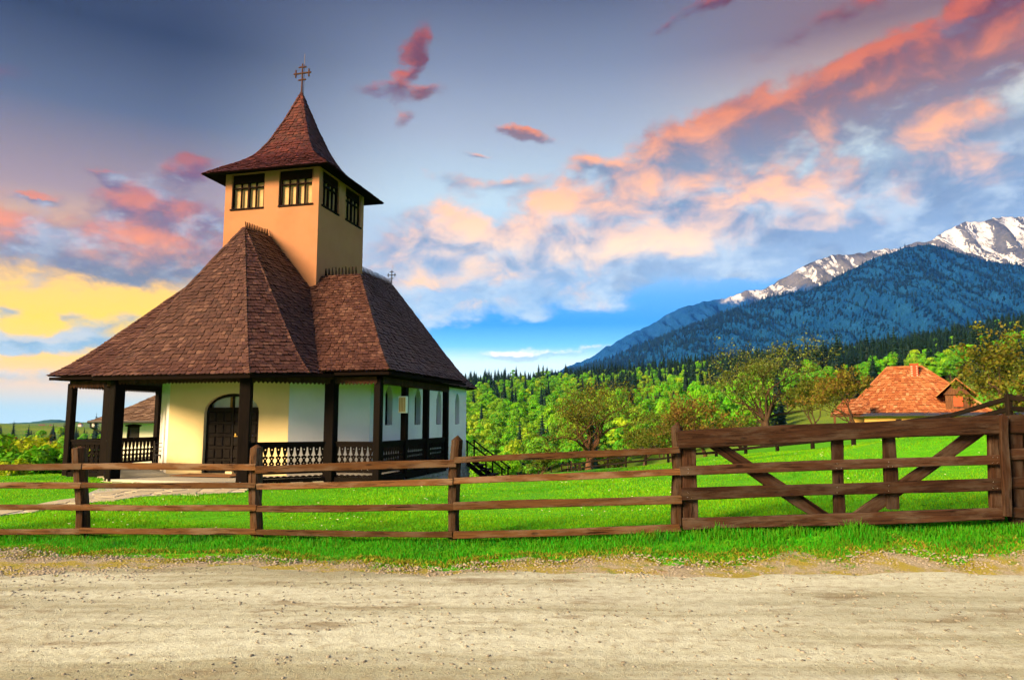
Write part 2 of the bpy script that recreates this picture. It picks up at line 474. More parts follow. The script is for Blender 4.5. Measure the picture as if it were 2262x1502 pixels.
stone('plinth_stone', (0.20, 0.22, 0.22, 1), (0.36, 0.38, 0.36, 1), (0.55, 0.56, 0.52, 1))
stone('mortar', (0.30, 0.31, 0.30, 1), (0.36, 0.37, 0.35, 1), (0.42, 0.42, 0.40, 1))
stone('paving', (0.34, 0.32, 0.23, 1), (0.42, 0.40, 0.30, 1), (0.50, 0.48, 0.38, 1))
stone('pebble', (0.13, 0.125, 0.105, 1), (0.26, 0.25, 0.20, 1), (0.46, 0.46, 0.41, 1))
stone('gravel', (0.22, 0.20, 0.17, 1), (0.33, 0.31, 0.27, 1), (0.44, 0.42, 0.37, 1))

# glass: sees through and mirrors the sky
m, g, bs, o = material('glass')
tr = g.node('ShaderNodeBsdfTransparent', {}, {'Color': (0.92, 0.94, 0.95, 1)})
gl = g.node('ShaderNodeBsdfGlossy', {}, {'Color': (0.95, 0.95, 0.95, 1), 'Roughness': 0.12})
fr = g.node('ShaderNodeLayerWeight', {}, {'Blend': 0.2})
fa_ = g.math('MULTIPLY', g.math('POWER', fr.outputs['Facing'], 4.0), 0.12)
mx = g.node('ShaderNodeMixShader')
g.l.new(fa_, mx.inputs[0])
g.l.new(tr.outputs[0], mx.inputs[1])
g.l.new(gl.outputs[0], mx.inputs[2])
g.l.new(mx.outputs[0], o.inputs['Surface'])


def leafy(name, stops, trans=0.35, hue=0.03, rough=0.6, patch=None):
    """leaf colour varies from tree to tree and from leaf to leaf"""
    m, g, bs, o = material(name)
    tree = g.node('ShaderNodeObjectInfo').outputs['Random']
    isl = g.node('ShaderNodeNewGeometry').outputs['Random Per Island']
    col = g.ramp(g.math('FRACT', g.math('MULTIPLY', tree, 5.37)), stops)
    if patch:
        pp = wpos(g)
        for (sc_, lo_, hi_, c_) in patch:
            col = g.mix(g.step(g.noise(pp, sc_, 5, 0.65), lo_, hi_), col, c_)
    hs = g.node('ShaderNodeHueSaturation')
    g.l.new(g.math('ADD', 0.5 - hue / 2, g.math('MULTIPLY', isl, hue)), hs.inputs['Hue'])
    g.l.new(g.math('ADD', 0.65, g.math('MULTIPLY', isl, 0.7)), hs.inputs['Value'])
    hs.inputs['Saturation'].default_value = 1.0
    g.l.new(col, hs.inputs['Color'])
    g.l.new(hs.outputs[0], bs.inputs['Base Color'])
    bs.inputs['Roughness'].default_value = rough
    bs.inputs['Specular IOR Level'].default_value = 0.2
    t = g.node('ShaderNodeBsdfTranslucent')
    g.l.new(hs.outputs[0], t.inputs['Color'])
    mx = g.node('ShaderNodeMixShader', {}, {0: trans})
    g.l.new(bs.outputs[0], mx.inputs[1])
    g.l.new(t.outputs[0], mx.inputs[2])
    g.l.new(mx.outputs[0], o.inputs['Surface'])


leafy('spring_leaf', [(0.0, (0.1200, 0.4560, 0.0144, 1)), (0.15, (0.2400, 0.6000, 0.0144, 1)), (0.3, (0.0900, 0.3120, 0.0240, 1)), (0.45, (0.3240, 0.6000, 0.0240, 1)), (0.6, (0.1560, 0.5040, 0.0168, 1)), (0.75, (0.2280, 0.4080, 0.0360, 1)), (0.9, (0.4320, 0.6240, 0.0240, 1)), (1.0, (0.0720, 0.2880, 0.0240, 1))], 0.42, 0.05, patch=[(0.05, .45, .66, (0.1020, 0.3600, 0.0216, 1))])
leafy('yellow_leaf', [(0.0, (0.2960, 0.4588, 0.0089, 1)), (1.0, (0.3700, 0.4588, 0.0089, 1))], 0.45)
leafy('bush_leaf', [(0.0, (0.1184, 0.3848, 0.0089, 1)), (1.0, (0.1924, 0.4440, 0.0104, 1))], 0.4)
leafy('spruce_needle', [(0.0, (0.004, 0.022, 0.020, 1)), (0.5, (0.006, 0.030, 0.024, 1)), (1.0, (0.010, 0.038, 0.022, 1))], 0.1)
leafy('haze_blue_needle', [(0.0, (0.003, 0.032, 0.096, 1)), (0.5, (0.006, 0.048, 0.125, 1)), (1.0, (0.012, 0.074, 0.140, 1))], 0.05)  # distance haze put into the needle colour of the mountain spruces
leafy('olive_leaf', [(0.0, (0.105, 0.135, 0.016, 1)), (1.0, (0.125, 0.155, 0.018, 1))], 0.4, 0.06)
leafy('bud_leaf', [(0.0, (0.22, 0.27, 0.07, 1)), (1.0, (0.25, 0.30, 0.09, 1))], 0.4, 0.05)
leafy('gold_leaf', [(0.0, (0.165, 0.155, 0.016, 1)), (1.0, (0.185, 0.170, 0.018, 1))], 0.4, 0.07)
leafy('rust_leaf', [(0.0, (0.20, 0.125, 0.030, 1)), (1.0, (0.22, 0.14, 0.034, 1))], 0.4, 0.07)
leafy('grass_blade', [(0.0, (0.066, 0.33, 0.006, 1)), (1.0, (0.072, 0.34, 0.006, 1))], 0.45, 0.06, patch=[(1.3, .48, .70, (0.028, 0.20, 0.008, 1)), (3.1, .56, .72, (0.17, 0.34, 0.012, 1))])
leafy('lawn_blade', [(0.0, (0.20, 0.49, 0.004, 1)), (1.0, (0.21, 0.50, 0.004, 1))], 0.45, 0.06, patch=[(0.45, .46, .68, (0.050, 0.27, 0.005, 1)), (1.7, .54, .72, (0.25, 0.44, 0.012, 1)), (4.0, .62, .74, (0.06, 0.24, 0.01, 1))])
leafy('dry_blade', [(0.0, (0.26, 0.25, 0.022, 1)), (1.0, (0.27, 0.26, 0.022, 1))], 0.3, 0.12, patch=[(2.0, .48, .62, (0.12, 0.27, 0.012, 1)), (5.0, .55, .7, (0.30, 0.19, 0.03, 1))])
leafy('red_moss', [(0.0, (0.28, 0.12, 0.016, 1)), (1.0, (0.29, 0.14, 0.016, 1))], 0.3, 0.10)
flat('flower_white', (0.80, 0.80, 0.60, 1), 0.8)
wood('bark', (0.055, 0.036, 0.024, 1), (0.10, 0.066, 0.044, 1), (0.02, 0.013, 0.009, 1), rough=0.9, axis='Z')
wood('bark_red', (0.11, 0.055, 0.032, 1), (0.19, 0.105, 0.062, 1), (0.03, 0.017, 0.011, 1), rough=0.9, axis='Z')

# lawn and meadows
m, g, bs, o = material('ground')
p = wpos(g)
n1 = g.noise(p, 0.35, 5, 0.6)
n2 = g.noise(p, 6.0, 5, 0.65)
col = g.mix(g.step(n1, 0.3, 0.7), (0.0418, 0.2584, 0.0046, 1), (0.0684, 0.3344, 0.0061, 1))
col = g.mix(g.step(n2, 0.35, 0.75), col, (0.0988, 0.3952, 0.0076, 1))
far = g.node('ShaderNodeSeparateXYZ')
g.l.new(p, far.inputs[0])
n3 = g.noise(p, 0.012, 4, 0.6)
mead = g.mix(g.step(n3, 0.35, 0.65), (0.0760, 0.1824, 0.0152, 1), (0.1596, 0.2280, 0.0228, 1))
col = g.mix(g.step(far.outputs[1], 60.0, 160.0), col, mead)
g.l.new(col, bs.inputs['Base Color'])
bs.inputs['Roughness'].default_value = 0.95
bs.inputs['Specular IOR Level'].default_value = 0.1
bump(g, bs, n2, 0.05, 0.7)

# packed dirt with tyre tracks along X
m, g, bs, o = material('dirt')
p = wpos(g)
wv = g.vmath('ADD', p, g.vmath('SCALE', g.noise(p, 0.4, 3, 0.5, out=1), scale=0.5))
tracks = g.noise(g.mapping(wv, scale=(0.16, 1.7, 1.0)), 1.0, 5, 0.6)
fine = g.noise(p, 9.0, 7, 0.7)
grit = g.noise(p, 55.0, 4, 0.75)
col = g.mix(g.step(tracks, 0.38, 0.62), (0.30, 0.33, 0.245, 1), (0.53, 0.61, 0.53, 1))
col = g.mix(g.step(fine, 0.42, 0.72, 0.0, 0.6), col, (0.2356, 0.2128, 0.1368, 1))
blot = g.noise(g.mapping(p, scale=(0.6, 1.6, 1.0)), 1.3, 6, 0.7)
col = g.mix(g.step(blot, 0.54, 0.68, 0.0, 0.75), col, (0.1824, 0.1520, 0.0912, 1))
col = g.mix(g.step(grit, 0.52, 0.68, 0.0, 0.6), col, (0.1292, 0.1064, 0.0684, 1))
col = g.mix(g.step(grit, 0.46, 0.30, 0.0, 0.35), col, (0.5016, 0.5016, 0.4332, 1))
g.l.new(col, bs.inputs['Base Color'])
bs.inputs['Roughness'].default_value = 0.95
bs.inputs['Specular IOR Level'].default_value = 0.15
bump(g, bs, g.math('ADD', g.math('ADD', g.math('MULTIPLY', fine, 0.7), g.math('MULTIPLY', grit, 0.35)), tracks), 0.03, 0.8)

m, g, bs, o = material('gravel_bed')
p = wpos(g)
n = g.noise(p, 38.0, 5, 0.75)
n2 = g.noise(p, 1.9, 6, 0.68)
n3 = g.noise(p, 4.5, 5, 0.65)
col = g.mix(g.step(n, 0.35, 0.65), (0.24, 0.22, 0.15, 1), (0.42, 0.40, 0.31, 1))
col = g.mix(g.step(n2, 0.44, 0.56, 0.0, 0.9), col, (0.30, 0.27, 0.018, 1))
col = g.mix(g.step(n3, 0.56, 0.66, 0.0, 0.8), col, (0.10, 0.20, 0.012, 1))
col = g.mix(g.step(g.noise(p, 1.1, 4, 0.6), 0.60, 0.70, 0.0, 0.7), col, (0.27, 0.12, 0.02, 1))
g.l.new(col, bs.inputs['Base Color'])
bs.inputs['Roughness'].default_value = 0.95
bump(g, bs, n, 0.03, 0.9)

# mountains: spruce below, rock and snow gullies above; snow and trees lie where height and slope put them
def mountain_mat(name, tree_line, band, snow_amt, forest, forest2):
    m, g, bs, o = material(name)
    p = wpos(g)
    s = g.node('ShaderNodeSeparateXYZ')
    g.l.new(p, s.inputs[0])
    f = g.noise(p, 0.012, 6, 0.7)
    f2 = g.noise(p, 0.0018, 5, 0.6)
    fst = g.mix(g.step(f, 0.35, 0.7), forest, forest2)
    fst = g.mix(g.step(f2, 0.55, 0.75, 0.0, 0.5), fst, forest2)
    rk = g.noise(p, 0.004, 8, 0.75)
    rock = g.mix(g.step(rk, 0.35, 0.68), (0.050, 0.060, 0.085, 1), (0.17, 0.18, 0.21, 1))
    at_ = g.node('ShaderNodeAttribute', {'attribute_name': 'gully'})
    run = g.noise(g.mapping(g.vmath('ADD', p, g.vmath('SCALE', g.noise(p, 0.003, 4, 0.6, out=1), scale=160.0)), scale=(0.050, 0.006, 0.0065)), 1.0, 7, 0.70)
    gul = g.math('ADD', g.math('MULTIPLY', at_.outputs['Fac'], 0.35), run)
    snow = g.math('MULTIPLY', g.step(gul, 0.77 - snow_amt, 0.80 - snow_amt), g.step(g.noise(p, 0.011, 6, 0.7), 0.36, 0.50))
    high = g.mix(snow, rock, (0.62, 0.66, 0.74, 1))
    h = g.math('ADD', s.outputs[2], g.math('MULTIPLY', g.math('SUBTRACT', g.noise(p, 0.003, 6, 0.7), 0.5), band * 2.2))
    col = g.mix(g.step(h, tree_line - band * 0.25, tree_line + band * 0.25), fst, high)
    g.l.new(col, bs.inputs['Base Color'])
    bs.inputs['Roughness'].default_value = 1.0
    bs.inputs['Specular IOR Level'].default_value = 0.0
    bump(g, bs, g.math('ADD', f, rk), 30.0, 0.7)


mountain_mat('far_mountain', 740.0, 200.0, 0.04, (0.008, 0.066, 0.240, 1), (0.014, 0.085, 0.280, 1))  # blue of the distant air put into the forest colours
mountain_mat('near_mountain', 900.0, 60.0, 0.0, (0.006, 0.050, 0.170, 1), (0.012, 0.078, 0.210, 1))  # haze blue mixed into the forest colours here too
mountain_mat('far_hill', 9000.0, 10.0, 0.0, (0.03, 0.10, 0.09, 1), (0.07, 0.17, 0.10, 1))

# ---------------------------------------------------------------- geometry helpers


def tag(o, label=None, cat=None, group=None, kind=None):
    if label:
        o['label'] = label
    if cat:
        o['category'] = cat
    if group:
        o['group'] = group
    if kind:
        o['kind'] = kind
    return o


def link(name, data, parent=None, matrix=None):
    o = bpy.data.objects.new(name, data)
    C.objects.link(o)
    if parent is not None:
        o.parent = parent
    if matrix is not None:
        o.matrix_basis = matrix
    return o


def empty(name, loc=(0, 0, 0), rz=0.0):
    o = link(name, None)
    o.location = loc
    o.rotation_euler = (0, 0, rz)
    o.empty_display_size = 0.3
    return o


def mesh_np(name, verts, faces, mat, smooth=False):
    """verts (n,3); faces a list of lists or an (m,k) array"""
    me = bpy.data.meshes.new(name)
    verts = np.asarray(verts, dtype=np.float32)
    if isinstance(faces, np.ndarray):
        k = faces.shape[1]
        m = faces.shape[0]
        me.vertices.add(len(verts))
        me.vertices.foreach_set('co', verts.ravel())
        me.loops.add(m * k)
        me.loops.foreach_set('vertex_index', faces.astype(np.int32).ravel())
        me.polygons.add(m)
        me.polygons.foreach_set('loop_start', np.arange(0, m * k, k, dtype=np.int32))
        me.update(calc_edges=True)
    else:
        me.from_pydata(verts.tolist(), [], faces)
        me.update()
    for mm in (mat if isinstance(mat, (list, tuple)) else [mat]):
        me.materials.append(MAT[mm])
    if smooth:
        me.polygons.foreach_set('use_smooth', np.ones(len(me.polygons), dtype=bool))
    return me


class MB:
    def __init__(self):
        self.v = []
        self.f = []
        self.mi = []

    def add(self, vs, fs, mi=0):
        b = len(self.v)
        self.v.extend([tuple(k) for k in vs])
        for f in fs:
            self.f.append([b + i for i in f])
            self.mi.append(mi)

    def box(self, x0, x1, y0, y1, z0, z1, mi=0):
        vs = [(x, y, z) for z in (z0, z1) for y in (y0, y1) for x in (x0, x1)]
        self.add(vs, [(0, 2, 3, 1), (4, 5, 7, 6), (0, 1, 5, 4), (2, 6, 7, 3), (0, 4, 6, 2), (1, 3, 7, 5)], mi)

    def beam(self, a, b, w, h, up=(0, 0, 1), mi=0):
        a, b = Vector(a), Vector(b)
        d = (b - a).normalized()
        s = d.cross(Vector(up)).normalized()
        t = s.cross(d)
        vs = []
        for p in (a, b):
            for (i, j) in ((-1, -1), (1, -1), (1, 1), (-1, 1)):
                vs.append(p + s * (i * w / 2) + t * (j * h / 2))
        self.add(vs, [(3, 2, 1, 0), (4, 5, 6, 7), (0, 1, 5, 4), (1, 2, 6, 5), (2, 3, 7, 6), (3, 0, 4, 7)], mi)

    def tube(self, pts, rad, sides=6, mi=0, cap=True):
        pts = [Vector(p) for p in pts]
        if not isinstance(rad, (list, tuple)):
            rad = [rad] * len(pts)
        rings = []
        for i, p in enumerate(pts):
            d = (pts[min(i + 1, len(pts) - 1)] - pts[max(i - 1, 0)]).normalized()
            ref = Vector((0, 0, 1)) if abs(d.z) < 0.9 else Vector((1, 0, 0))
            s = d.cross(ref).normalized()
            t = s.cross(d)
            rings.append([p + (s * math.cos(a) + t * math.sin(a)) * rad[i] for a in [2 * math.pi * k / sides for k in range(sides)]])
        vs = [q for r in rings for q in r]
        fs = []
        for i in range(len(pts) - 1):
            for k in range(sides):
                k2 = (k + 1) % sides
                fs.append((i * sides + k, (i + 1) * sides + k, (i + 1) * sides + k2, i * sides + k2))
        if cap:
            fs.append(tuple(range(sides)))
            fs.append(tuple(reversed(range((len(pts) - 1) * sides, len(pts) * sides))))
        self.add(vs, fs, mi)

    def mesh(self, name, mat, smooth=False):
        me = mesh_np(name, self.v, self.f, mat, smooth)
        if isinstance(mat, (list, tuple)) and len(mat) > 1:
            me.polygons.foreach_set('material_index', np.array(self.mi, dtype=np.int32))
        return me

    def build(self, name, mat, parent=None, smooth=False, matrix=None):
        return link(name, self.mesh(name, mat, smooth), parent, matrix)


def cutout(name, outer, holes, thick, mat):
    """flat board with holes: local X, Y in the board's plane, Z its thickness"""
    cu = bpy.data.curves.new(name, 'CURVE')
    cu.dimensions = '2D'
    cu.fill_mode = 'BOTH'
    cu.extrude = thick / 2
    for loop in [outer] + list(holes):
        sp = cu.splines.new('POLY')
        sp.points.add(len(loop) - 1)
        for q, (x, y) in zip(sp.points, loop):
            q.co = (x, y, 0, 1)
        sp.use_cyclic_u = True
    tmp = bpy.data.objects.new(name, cu)
    C.objects.link(tmp)
    bpy.context.view_layer.update()
    dg = bpy.context.evaluated_depsgraph_get()
    me = bpy.data.meshes.new_from_object(tmp.evaluated_get(dg))
    C.objects.unlink(tmp)
    bpy.data.objects.remove(tmp)
    bpy.data.curves.remove(cu)
    me.name = name
    me.materials.clear()
    me.materials.append(MAT[mat])
    return me


def frame_matrix(origin, xdir, ydir):
    x = Vector(xdir).normalized()
    y = Vector(ydir)
    y = (y - x * y.dot(x)).normalized()
    z = x.cross(y)
    m = Matrix.Identity(4)
    for i in range(3):
        m[i][0], m[i][1], m[i][2], m[i][3] = x[i], y[i], z[i], origin[i]
    return m


def circle(cx, cy, r, n=8):
    return [(cx + r * math.cos(2 * math.pi * k / n), cy + r * math.sin(2 * math.pi * k / n)) for k in range(n)]


def log_mesh(name, L, w, h, mat, seed, seg=10, jit=0.012, chamfer=0.22, taper=0.0, point=False, ends=0.0):
    """a hewn timber along local X from 0 to L with softened edges and an uneven surface"""
    r = random.Random(seed)
    c = chamfer * min(w, h)
    sec = [(-w / 2 + c, -h / 2), (w / 2 - c, -h / 2), (w / 2, -h / 2 + c), (w / 2, h / 2 - c), (w / 2 - c, h / 2), (-w / 2 + c, h / 2), (-w / 2, h / 2 - c), (-w / 2, -h / 2 + c)]
    vs, fs = [], []
    ph = [r.uniform(0, 6.28) for _ in range(4)]
    for i in range(seg + 1):
        t = i / seg
        k = 1 - taper * t
        oy = jit * math.sin(ph[0] + t * 5.1) + r.uniform(-jit, jit) * 0.3
        oz = jit * math.sin(ph[1] + t * 4.3) + r.uniform(-jit, jit) * 0.3
        sw = 1 + 0.06 * math.sin(ph[2] + t * 7.7)
        for (y, z) in sec:
            vs.append((t * L + (ends * r.uniform(-1, 1) if i in (0, seg) else 0), y * k * sw + oy + r.uniform(-1, 1) * jit * 0.25, z * k * sw + oz + r.uniform(-1, 1) * jit * 0.25))
    for i in range(seg):
        for k in range(8):
            k2 = (k + 1) % 8
            fs.append((i * 8 + k, i * 8 + k2, (i + 1) * 8 + k2, (i + 1) * 8 + k))
    fs.append(tuple(reversed(range(8))))
    if point:
        b = len(vs)
        vs.append((L + point, r.uniform(-.02, .02), r.uniform(-.02, .02)))
        for k in range(8):
            fs.append((seg * 8 + k, seg * 8 + (k + 1) % 8, b))
    else:
        fs.append(tuple(range(seg * 8, seg * 8 + 8)))
    return mesh_np(name, vs, fs, mat)


def place_log(name, a, b, w, h, mat, seed, parent, up=(0, 0, 1), **kw):
    a, b = Vector(a), Vector(b)
    me = log_mesh(name, (b - a).length, w, h, mat, seed, **kw)
    x = (b - a).normalized()
    y = Vector(up).cross(x)
    return link(name, me, parent, frame_matrix(a, x, y))

# ---------------------------------------------------------------- terrain
CA = math.radians(13.5)
CR = Vector((math.cos(CA), -math.sin(CA), 0))      # church right (south) direction
CN = Vector((math.sin(CA), math.cos(CA), 0))       # church nave direction, away from the road
CM = Vector((-9.03, 19.27, 0))                     # middle of the porch front


def ch(u, v, z=0.0):
    return CM + CR * u + CN * v + Vector((0, 0, z))


CTRL = []
for x in (-30, -20, -12, -5, 2, 8, 14, 24):
    for y in (-8, 2, 7.6):
        CTRL.append((x, y, 0.0))
CTRL += [(-14, 10.5, 0), (-8, 10.2, 0), (-3.6, 10, 0.0), (-0.8, 9.75, 0.03), (2.2, 9.4, 0.20), (4.5, 9.2, 0.30), (6.5, 9.0, 0.38), (9, 9, 0.46), (13, 9, 0.55),
         (1, 8.1, 0), (3, 8.1, 0), (5, 8.05, 0.01), (7, 8.05, .02), (9, 8.05, .02), (12, 8.05, .02), (3, 8.6, .08), (5, 8.5, .10), (7, 8.45, .14), (9.5, 8.4, .15),
         (-14, 14, 0), (-9, 15, 0), (-4, 15, 0), (0.5, 15, 0.02), (5, 15, 0.32), (9, 15, 0.62), (13, 15, 0.95), (20, 15, 1.5)]
for (u, v, z) in ((-5, 0, 0), (0, 0, 0), (5, 0, 0), (5.2, 3, -.06), (5.6, 7.5, -.38), (4.2, 14, -.85), (5.5, 16, -1.1), (-5.5, 3, -.10), (-5.5, 8, -.5), (-4.5, 14, -1.3), (0, 18, -1.6)):
    p = ch(u, v)
    CTRL.append((p.x, p.y, z))
FENCE_PX = [(1241, 1046, 77), (1271, 1044, 70), (1307, 1042, 63), (1343, 1039, 59), (1383, 1035, 55), (1427, 1032, 51), (1476, 1027, 47), (1528, 1023, 42), (1583, 1018, 38), (1648, 1010, 36), (1718, 1004, 34),
            (1796, 998, 31), (1886, 986, 27.5), (1988, 973, 24.5), (2098, 960, 21.5), (2232, 944, 18.5), (2400, 925, 15.8)]
FENCE_PTS = [at(*k) for k in FENCE_PX]
for p in FENCE_PTS[::2]:
    CTRL.append((p.x, p.y, p.z))
CTRL += [(4, 26, -0.25), (8, 30, 0.1), (0.5, 40, -1.55), (6, 45, -1.3), (-25, 32, -1.0), (-30, 45, -3.0), (-18, 42, -1.8), (-45, 60, -5), (-25, 70, -4.5), (18, 34, .95), (22, 34, 1.15), (28, 34, 1.35), (22, 46, 1.0), (30, 46, 1.5), (40, 46, 2.2), (30, 70, -0.2), (50, 70, 2.0), (10, 70, -3.2),
         (30, 25, 2.0), (45, 25, 2.5), (0, 110, -9), (-60, 110, -9), (-110, 110, -10), (40, 110, -3.5), (80, 110, 3.0), (130, 110, 7), (-45, 25, -1.2), (-60, 45, -4), (-40, 12, 0), (40, 12, 1.4)]
CT = np.array(CTRL)
_s = 20.0


def _phi(r2):
    return np.where(r2 > 1e-9, 0.5 * r2 * np.log(np.maximum(r2, 1e-9)), 0.0)


_n = len(CT)
_xy = CT[:, :2] / _s
_K = _phi(((_xy[:, None] - _xy[None]) ** 2).sum(-1)) + np.eye(_n) * 0.002
_P = np.hstack([np.ones((_n, 1)), _xy])
_A = np.vstack([np.hstack([_K, _P]), np.hstack([_P.T, np.zeros((3, 3))])])
_W = np.linalg.solve(_A, np.concatenate([CT[:, 2], np.zeros(3)]))


def near_z(x, y):
    q = np.stack([x, y], -1) / _s
    out = np.empty(len(q))
    for i in range(0, len(q), 20000):
        c = q[i:i + 20000]
        k = _phi(((c[:, None] - _xy[None]) ** 2).sum(-1))
        out[i:i + 20000] = k @ _W[:_n] + _W[_n] + c @ _W[_n + 1:]
    return out


def sst(v, a, b):
    t = np.clip((v - a) / (b - a), 0, 1)
    return t * t * (3 - 2 * t)


def far_z(x, y):
    y = np.maximum(y, 1.0)
    a = x / y
    # right: wooded hillside
    E = np.interp(a, [-.25, -.065, .108, .24, .33, .43, .56, .725, 1.2], [.045, .052, .060, .072, .082, .088, .104, .136, .17])
    z0 = np.interp(a, [-.3, 0, .2, .4, .8], [-24, -15, -9, 0, 10])
    t = np.clip((y - 150) / 550, 0, 1)
    zr = z0 + (E * 700 - z0) * t ** 1.15
    zr = np.where(y > 700, E * 700 - (y - 700) * 0.13, zr)
    zr = np.maximum(zr, -45)
    # left: valley, a meadow rise, then low hills
    zl = np.interp(y, [100, 200, 330, 430, 620, 720, 1000, 1800, 2600, 3500, 8000], [-9, -12, -10.5, -8, -3.5, -16, -26, -18, -4, -45, -80])
    zl = zl + 3.0 * np.sin(x * 0.012 + 1.0) * sst(y, 150, 400)
    k = sst(a, -.36, -.14)
    return zl * (1 - k) + zr * k


def terrain(x, y):
    x = np.asarray(x, float).ravel()
    y = np.asarray(y, float).ravel()
    r = np.hypot(x * 0.8, y)
    k = sst(r, 75, 135)
    zn = np.zeros_like(x)
    near = k < 1
    zn[near] = near_z(x[near], y[near])
    zf = far_z(x, y)
    z = zn * (1 - k) + zf * k
    back = sst(-y, 0, 10)                 # behind the camera the road plain goes on level
    return z * (1 - back) + 0.0 * back


def tz(x, y):
    return float(terrain([x], [y])[0])


gx = np.unique(np.concatenate([np.arange(-26, 26, 0.45), -26 - np.cumsum(0.5 * 1.055 ** np.arange(105)), 26 + np.cumsum(0.5 * 1.055 ** np.arange(105))]))
gy = np.unique(np.concatenate([-8 - np.cumsum(3.0 * 1.35 ** np.arange(14)), np.arange(-8, 34, 0.45), 34 + np.cumsum(0.5 * 1.047 ** np.arange(138))]))
XX, YY = np.meshgrid(gx, gy)
ZZ = terrain(XX, YY).reshape(XX.shape)
# gentle unevenness
und = 0.03 * np.sin(XX * 0.9 + 1.3 * np.sin(YY * 0.5)) * np.sin(YY * 0.8 + 0.6) * (YY > 9)
ZZ = ZZ + und * (np.hypot(XX + 9, YY - 24) > 12)
nx, ny = len(gx), len(gy)
V = np.stack([XX.ravel(), YY.ravel(), ZZ.ravel()], -1)
idx = np.arange(nx * ny).reshape(ny, nx)
Fq = np.stack([idx[:-1, :-1].ravel(), idx[:-1, 1:].ravel(), idx[1:, 1:].ravel(), idx[1:, :-1].ravel()], -1)
o = link('ground', mesh_np('ground', V, Fq, 'ground', True))
tag(o, 'green lawn and meadows falling away to a wooded valley', 'ground', kind='structure')


def gz(x, y):
    z = tz(x, y)
    if y > 9 and math.hypot(x + 9, y - 24) > 12:
        z += 0.03 * math.sin(x * 0.9 + 1.3 * math.sin(y * 0.5)) * math.sin(y * 0.8 + 0.6)
    return z


def gz_many(x, y):
    z = terrain(x, y)
    u = 0.03 * np.sin(x * 0.9 + 1.3 * np.sin(y * 0.5)) * np.sin(y * 0.8 + 0.6) * (y > 9) * (np.hypot(x + 9, y - 24) > 12)
    return z + u


# dirt road with a ragged far edge
def road_edge(x):
    x = np.asarray(x, float)
    e = np.interp(x, [-30, -7, -5, -2, 0, 2, 4, 6, 30], [8.9, 8.85, 8.55, 8.1, 8.0, 8.05, 7.95, 8.0, 8.0])
    return e + 0.13 * np.sin(x * 1.7 + 0.4) + 0.09 * np.sin(x * 4.1 + 2.0) + 0.05 * np.sin(x * 9.7)


rx = np.arange(-34, 34.01, 0.12)
rt = np.linspace(0, 1, 46)
ed = road_edge(rx)
RV = []
for t in rt:
    yy = -6 + (ed + 6) * (t ** 0.75)
    zz = 0.010 + 0.018 * np.sin(yy * 2.3 + 0.5 * np.sin(rx * 0.25)) * np.sin(np.pi * t) + 0.008 * np.sin(rx * 0.8 + yy * 3) * np.sin(np.pi * t) + 0.012
    RV.append(np.stack([rx, yy, np.where(t >= 1, 0.0, zz)], -1))
RV = np.concatenate(RV)
n_, m_ = len(rx), len(rt)
ii = np.arange(n_ * m_).reshape(m_, n_)
RF = np.stack([ii[:-1, :-1].ravel(), ii[:-1, 1:].ravel(), ii[1:, 1:].ravel(), ii[1:, :-1].ravel()], -1)
o = link('dirt_road', mesh_np('dirt_road', RV, RF, 'dirt', True))
tag(o, 'pale packed dirt road with faint tyre tracks', 'road', kind='structure')

# stony strip between road and grass
GVs, GFs = [], []
for i, x in enumerate(rx):
    y0 = ed[i] - 0.62 - 0.25 * math.sin(x * 1.1 + 2) - 0.12 * math.sin(x * 3.7) - 0.06 * math.sin(x * 8.3)
    y1 = ed[i] + 0.42 + 0.16 * math.sin(x * 2.3) + 0.1 * math.sin(x * 5.9 + 1)
    for k, yy in enumerate((y0, (y0 + y1) / 2, y1)):
        GVs.append((x, yy, 0.006 + (0.024 if k == 1 else 0.0) + tz(x, yy) * 1.0 + (0.012 if k == 0 else 0)))
    if i:
        b = i * 3
        for k in (0, 1):
            GFs.append((b - 3 + k, b + k, b + k + 1, b - 2 + k))
o = link('gravel_strip', mesh_np('gravel_strip', GVs, GFs, 'gravel_bed', True))
tag(o, 'stony strip with yellow moss along the road edge', 'ground', kind='structure')

# ---------------------------------------------------------------- mountains


def fbm(p, octs=6, H=0.9):
    return mnoise.fractal(Vector(p), H, 2.0, octs)


